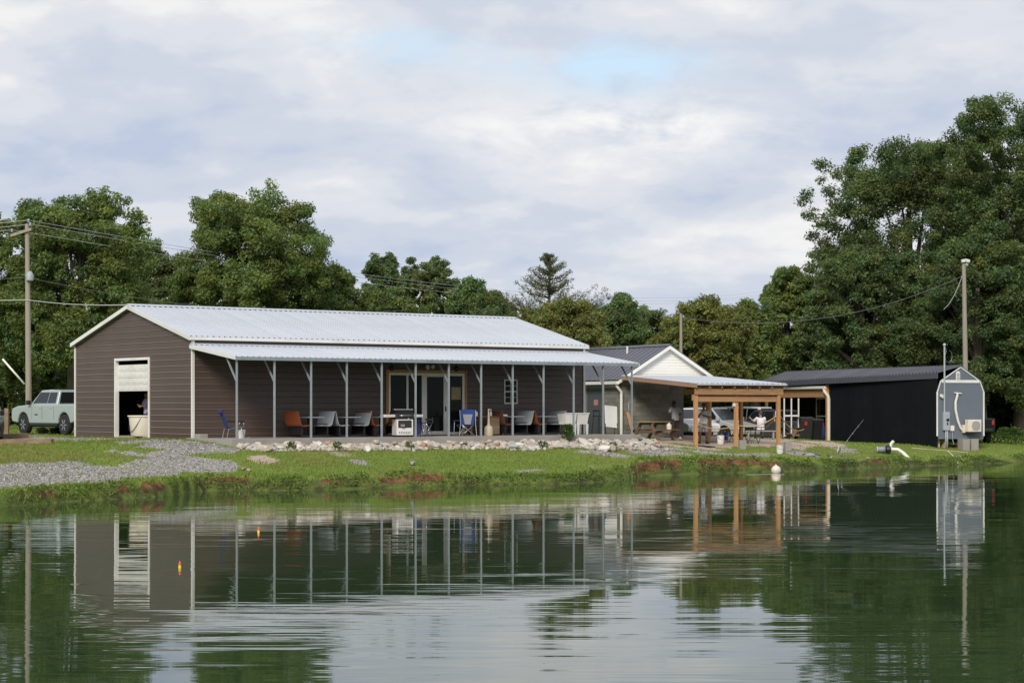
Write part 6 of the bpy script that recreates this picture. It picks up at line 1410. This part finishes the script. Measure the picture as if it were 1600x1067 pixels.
wire(e_, ms.location + Vector((xm, -.08, zat(541, 97) - dz)), .25, .014, 'wirew', 'service drop from the right pole to the conduit mast on the shed')
# timbers and fence post at the left edge
for (ua, va), (ub, vb), lab in (((-40, 687), (44, 684), 'farther of two old railway timbers lying at the left edge'), ((-60, 695), (82, 693.5), 'nearer of two old railway timbers lying at the left edge')):
    A_, B_ = on_ground(ua, va), on_ground(ub, vb); o = MB().bar(Vector((0, 0, .09)), B_ - A_ + Vector((0, 0, .09)), .2, .2).build('landscape_timber', MT['oldwood'], loc=A_, bevel=.015); tag(o, lab, 'timber', 'railway timbers')
q = gat(10.5, 676, 86); tag(MB().box(-.09, .09, -.09, .09, -.2, 1.15).build('fence_post', MT['oldwood'], loc=q, bevel=.01), 'square wood fence post left of the sage pickup', 'fence post')
q = gat(66, 679, 88); 
for i, (dx, s) in enumerate(((0, .42), (.55, .36), (1.0, .45))):
    o = inst(rocks[i * 2], 'boulder', None, q + Vector((dx, 0, s * .3)), (.1, .2, i), (s * 1.7, s, s * 1.3)); tag(o, ('boulder under the sage pickup, nearest its front wheel', 'middle boulder of three under the sage pickup', 'boulder under the sage pickup, nearest its rear wheel')[i], 'boulder')
p = on_ground(1570, 688)

# ------------------------------------------------------------------ trees
def leaf_mesh(name, clusters, n, size, base, seed, tip=None, tipf=0.0, flat=0.8, elong=1.5):
    """clusters: rows of (x, y, z, r[, tone]); single-triangle leaves fill each clump, denser to its outside"""
    r = np.random.default_rng(seed); C = np.asarray(clusters, float); w = C[:, 3] ** 1.7; k = r.choice(len(C), n, p=w / w.sum())
    d = r.normal(0, 1, (n, 3)); d /= np.linalg.norm(d, axis=1)[:, None]
    rad = C[k, 3] * r.random(n) ** 0.42 * r.uniform(.8, 1.25, n)
    P = C[k, :3] + d * rad[:, None] * np.array([1, 1, flat])
    nr = d * np.array([.6, .6, .7]) + np.array([0, 0, .5]) + r.normal(0, .6, (n, 3)); nr /= np.linalg.norm(nr, axis=1)[:, None]
    t = np.cross(nr, r.normal(0, 1, (n, 3))); t /= np.linalg.norm(t, axis=1)[:, None]; b = np.cross(nr, t)
    s = (size * r.uniform(.55, 1.4, n))[:, None]
    V = np.stack([P - t * s + b * s / elong * .6, P - t * s * .6 - b * s / elong, P + t * s * 1.1], 1)
    ck = r.uniform(.78, 1.25, len(C)); hue = r.normal(0, 1, len(C))
    if C.shape[1] > 4: ck = ck * C[:, 4]
    col = np.array(base) * ck[k][:, None] * r.uniform(.72, 1.32, n)[:, None] * (1 + hue[k][:, None] * np.array([.10, .02, -.06]))
    if tip is not None:
        up = (d[:, 2] > .1) & (r.random(n) < tipf); col[up] = np.array(tip) * r.uniform(.7, 1.3, up.sum())[:, None]
    return np_mesh(name, V.reshape(-1, 3), np.arange(3 * n).reshape(-1, 3), LEAF, np.repeat(np.clip(col, .005, .8), 3, 0))
def crown_clusters(c, rx, ry, z0, z1, nk, seed, rc=(.075, .125), lobes=9, shape=1.0, lower=1.0):
    """leaf clumps over and inside the many overlapping boughs that make up a crown from z0 to z1"""
    r = np.random.default_rng(seed); H_ = (z1 - z0); R_ = (rx + ry) / 2; out = []
    L = [(0, 0, z0 + H_ * .50, rx * .70, ry * .70, H_ * .46, 1.0)]
    for ring in range(3):
        m = lobes + (2 if ring < 2 else -2)
        for i in range(m):
            a = 2 * math.pi * (i + r.random() * .8) / m; zf = (.16, .42, .68)[ring] + r.uniform(-.10, .12); taper = math.sqrt(max(.08, 1 - (max(0, zf - .38) / .66) ** 2 * (.55 + .45 * shape)))
            f = r.uniform(.58, .82) * taper; k = r.uniform(.20, .34)
            L.append((math.cos(a) * rx * f, math.sin(a) * ry * f, z0 + H_ * zf, rx * k, ry * k, H_ * k * r.uniform(.42, .62), r.uniform(.82, 1.2)))
    for i in range(10):
        k = r.uniform(.16, .27); L.append((r.uniform(-.5, .5) * rx / (.8 + .6 * shape), r.uniform(-.5, .5) * ry, z0 + H_ * r.uniform(.72, .90), rx * k, ry * k, H_ * k * .5, r.uniform(.9, 1.2)))
    wt = np.array([l[3] * l[5] for l in L]); wt[0] *= .95; wt /= wt.sum()
    for i in range(nk):
        l = L[r.choice(len(L), p=wt)]; d = r.normal(0, 1, 3); d /= np.linalg.norm(d)
        f = r.uniform(.45, 1.0) ** .7 * r.uniform(.9, 1.12); q = np.array(l[:3]) + d * np.array(l[3:6]) * f
        rad = max(.36, R_ * r.uniform(*rc))
        q[2] = min(max(q[2], z0 + .2), z1 - rad * .5)
        out.append((*q, rad, l[6]))
    return out
def make_tree(name, label, x, y, rx, ztop, z_low, n, seed, base=(.050, .082, .022), ry=None, size=.095, nk=300, group=None, trunk_r=.3, tip=None, tipf=0, limbs=12, cat='tree', lobes=9, shape=1.0, rc=(.075, .125), flat=.8):
    g = gz(x, y) if y < 124 else 1.2; t_ = thing(name, label, cat, (x, y, g), 0, group); ry = ry or rx
    cl = crown_clusters((0, 0), rx, ry, z_low - g, ztop - g, nk, seed, rc, lobes, shape)
    me = leaf_mesh('crown', cl, n, size, base, seed + 1, tip, tipf, flat); inst(me, 'crown', t_)
    rr = random.Random(seed); hgt = ztop - g; fork = max(.9, (z_low - g) * .9 + hgt * .10)
    m = MB(); m.tube([(0, 0, -.3), (rr.uniform(-.1, .1), 0, fork * .5), (rr.uniform(-.2, .2), rr.uniform(-.2, .2), fork), (rr.uniform(-.4, .4), rr.uniform(-.4, .4), hgt * .6), (0, 0, hgt * .82)], [trunk_r * 1.25, trunk_r, trunk_r * .85, trunk_r * .45, trunk_r * .12], 10)
    for c in rr.sample(cl, min(limbs, len(cl))):
        z = fork + (c[2] - fork) * rr.uniform(.1, .45); z = min(max(z, .6), hgt * .75); e = Vector(c[:3]); s = Vector((0, 0, z)); md = s.lerp(e, .5) + Vector((0, 0, (e - s).length * .08))
        m.tube([s, md, e], [trunk_r * .34, trunk_r * .2, trunk_r * .05], 6)
    m.build('trunk', MT['bark'], t_); return t_
def T(name, label, u, v_top, D, half_u, v_low, n, seed, **k):
    """a tree by its place in the view: column, top and bottom rows of its crown and half width, at distance D"""
    return make_tree(name, label, xat(u, D), D, half_u * D / F, zat(v_top, D), max(zat(v_low, D), 1.4), n, seed, **k)
OAK = (.148, .200, .062); OAKD = (.112, .158, .058); FAR = (.150, .196, .078); CHEST = (.180, .198, .058)
T('oak_tree', 'broad green oak behind the left utility pole and sage pickup', 118, 289, 101, 132, 590, 146250, 101, base=OAK, nk=810, trunk_r=.42, size=.088, shape=.0)
T('oak_tree', 'rounded oak rising behind the left half of the long roof', 388, 284, 110, 138, 575, 153750, 102, base=OAK, nk=864, trunk_r=.42, size=.088, shape=.0)
T('oak_tree', 'leafy oak cut by the left photo edge above the fence post', -25, 318, 104, 95, 600, 78750, 103, base=OAK, nk=486, trunk_r=.36, size=.09)
T('oak_tree', 'low oak filling the gap between the two big left oaks', 243, 372, 116, 62, 590, 56250, 104, base=FAR, nk=378, size=.09)
T('oak_tree', 'sloping green tree at the right foot of the rounded oak', 520, 410, 116, 66, 570, 67500, 105, base=OAK, nk=432, size=.088)
T('oak_tree', 'dark tree on the skyline, left of the far pair', 598, 395, 150, 46, 560, 45000, 106, base=OAKD, nk=324, size=.115)
T('oak_tree', 'far green tree on the skyline, right of the dark one', 668, 396, 146, 56, 570, 56250, 107, base=FAR, nk=300, size=.115)
T('pine_tree', 'pointed light green tree behind the middle of the roof', 737, 432, 138, 42, 570, 41250, 108, base=(.125, .19, .066), nk=378, size=.095, shape=1.5)
T('oak_tree', 'low green tree just over the roof ridge in the middle', 612, 448, 126, 60, 580, 45000, 109, base=OAK, nk=324, size=.088)
T('oak_tree', 'small dark tree peeping over the roof left of the cedar', 783, 458, 150, 30, 570, 22500, 110, base=OAKD, nk=194, size=.11)
T('chestnut_tree', 'rounded yellowish chestnut tree at the right end of the long roof', 886, 466, 101, 76, 600, 78750, 111, base=CHEST, nk=702, size=.088, tip=(.23, .21, .06), tipf=.22)
T('oak_tree', 'soft pale green tree between the two chestnut trees', 968, 458, 134, 50, 590, 52500, 112, base=(.13, .19, .072), nk=378, size=.095)
T('chestnut_tree', 'wide yellowish chestnut tree behind the short thin pole', 1098, 464, 108, 84, 610, 86250, 113, base=CHEST, nk=702, size=.088, tip=(.22, .20, .055), tipf=.20)
T('oak_tree', 'thin topped green tree between the wide chestnut and the big right oak', 1232, 415, 120, 62, 610, 67500, 114, base=(.15, .20, .06), nk=300, size=.095)
T('oak_tree', 'mid green tree behind the dark shed roof', 1180, 470, 116, 52, 610, 45000, 115, base=OAK, nk=324, size=.088)
T('oak_tree', 'huge dark oak standing over the dark shed roof', 1425, 196, 124, 172, 590, 234375, 116, base=OAKD, nk=1296, trunk_r=.5, size=.088, lobes=11, shape=.15, rc=(.055, .10))
T('oak_tree', 'tallest oak at the right photo edge behind the floodlight pole', 1600, 138, 118, 168, 560, 234375, 117, base=OAKD, nk=1242, trunk_r=.55, size=.088, lobes=11, shape=.15, rc=(.055, .10))
T('oak_tree', 'low dense oak below the tallest oak at the right', 1530, 350, 113, 120, 640, 112500, 118, base=OAKD, nk=648, trunk_r=.4, size=.09)
T('oak_tree', 'low dense oak behind the middle of the dark shed roof', 1345, 380, 117, 110, 620, 105000, 119, base=OAKD, nk=648, trunk_r=.4, size=.09)
T('oak_tree', 'pale rounded tree filling the dip left of the small dark tree', 762, 446, 136, 50, 590, 26000, 120, base=(.14, .195, .075), nk=300, size=.1)
T('oak_tree', 'low green tree in the dip right of the soft pale tree', 1012, 476, 138, 46, 600, 24000, 121, base=FAR, nk=300, size=.1)
T('oak_tree', 'low green tree between the cedar and the soft pale tree', 925, 470, 140, 44, 600, 22000, 122, base=FAR, nk=300, size=.1)
# cedar: open conical crown of upswept sprays
def cedar(u, v_top, D, half, v_low, seed):
    x, y = xat(u, D), D; g = 1.2; zt, zl = zat(v_top, D) - g, zat(v_low, D) - g; r = np.random.default_rng(seed); W_ = half * D / F
    t_ = thing('cedar_tree', 'ragged pointed cedar on the skyline behind the rounded chestnut', 'tree', (x, y, g)); cl = []; m = MB(); m.tube([(0, 0, -.3), (0, 0, zt * .6), (.1, 0, zt - .2)], [.28, .15, .02], 8)
    for i in range(70):
        f = r.random() ** .8; z = zl + (zt - zl) * f; a = r.uniform(0, 6.28); l = W_ * (1.03 - f) * r.uniform(.65, 1.1) + .15; e = Vector((math.cos(a) * l, math.sin(a) * l, z + l * .38)); m.tube([(0, 0, z), Vector((math.cos(a) * l * .6, math.sin(a) * l * .6, z + l * .10)), e], [.05, .03, .01], 5)
        for q in np.linspace(.25, 1, 6): cl.append((e.x * q, e.y * q, z + l * .38 * q ** 1.6, .16 + .30 * (1 - f) * (1.1 - q * .6)))
    cl.append((.1, 0, zt - .25, .15)); inst(leaf_mesh('crown', cl, 17000, .085, (.11, .125, .058), seed, flat=.9, elong=3.2), 'crown', t_); m.build('trunk', MT['bark'], t_)
cedar(857, 400, 128, 118, 535, 140)
# undergrowth closing the edge of the wood: each bush a thing, copies of three crowns
UG = 'undergrowth at the edge of the wood'
protos = []
for i in range(3):
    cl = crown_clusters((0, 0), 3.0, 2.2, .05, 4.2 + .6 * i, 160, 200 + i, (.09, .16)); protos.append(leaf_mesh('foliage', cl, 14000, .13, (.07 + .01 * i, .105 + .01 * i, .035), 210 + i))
stem = MB()
for k in range(5): stem.tube([(0, 0, -.2), (math.cos(k * 1.3) * .5, math.sin(k * 1.3) * .5, 1.4), (math.cos(k * 1.3) * 1.4, math.sin(k * 1.3) * 1.2, 3.0)], [.07, .05, .02], 5)
stem_me = stem.mesh('stem', MT['bark'])
rb = random.Random(4); k = 0
for row, (D, du, sc) in enumerate(((112, 0, 1.0), (128, 55, 1.35))):
    for u in range(-130 + du, 1760, 112):
        dd = D + rb.uniform(-4, 4); 
        if row == 0: dd = 108 + rb.uniform(0, 4) if u < 700 else (118 + rb.uniform(0, 4) if u > 1130 else 112 + rb.uniform(0, 4))
        x = xat(u, dd); g = gz(x, dd) if dd < 124 else 1.2
        if 20 < x < 24 and dd < 118: dd = 122
        if row == 0 and u < 45: dd = 120
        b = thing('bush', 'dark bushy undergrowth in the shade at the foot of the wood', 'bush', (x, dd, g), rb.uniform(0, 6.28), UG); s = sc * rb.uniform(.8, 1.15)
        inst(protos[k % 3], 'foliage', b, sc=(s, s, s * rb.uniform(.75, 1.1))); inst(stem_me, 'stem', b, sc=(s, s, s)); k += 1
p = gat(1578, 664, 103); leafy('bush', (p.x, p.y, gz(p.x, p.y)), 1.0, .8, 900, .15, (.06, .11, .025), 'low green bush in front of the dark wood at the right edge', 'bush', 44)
# the wood goes on behind: one mass that closes the skyline gaps
cl = []
rw = np.random.default_rng(77)
for i in range(640):
    D = rw.uniform(150, 178); u = rw.uniform(-260, 1950); t = 425 if u < 560 else 450 if u < 820 else 485
    cl.append((xat(u, D), D, rw.uniform(1.5, max(3.0, zat(t + 40, D))), rw.uniform(1.2, 2.2)))
w = inst(leaf_mesh('distant_wood', cl, 110000, .22, FAR, 78), 'distant_wood'); tag(w, 'distant green wood closing the view behind the nearer trees', 'wood', kind='stuff')
# unseen wood added behind the camera; blocks low sky to darken the porch
cl = []
for i in range(420):
    a_ = rw.uniform(-2.75, -.35); q = rw.uniform(38, 52); cl.append((math.cos(a_) * q * 2.1, math.sin(a_) * q - 2, rw.uniform(1.5, 14.0), rw.uniform(1.8, 3.2)))
w = inst(leaf_mesh('sky_block_wood', cl, 46000, .62, OAK, 79), 'sky_block_wood'); tag(w, 'unseen green wood added behind the viewer to block low sky', 'wood', kind='stuff')
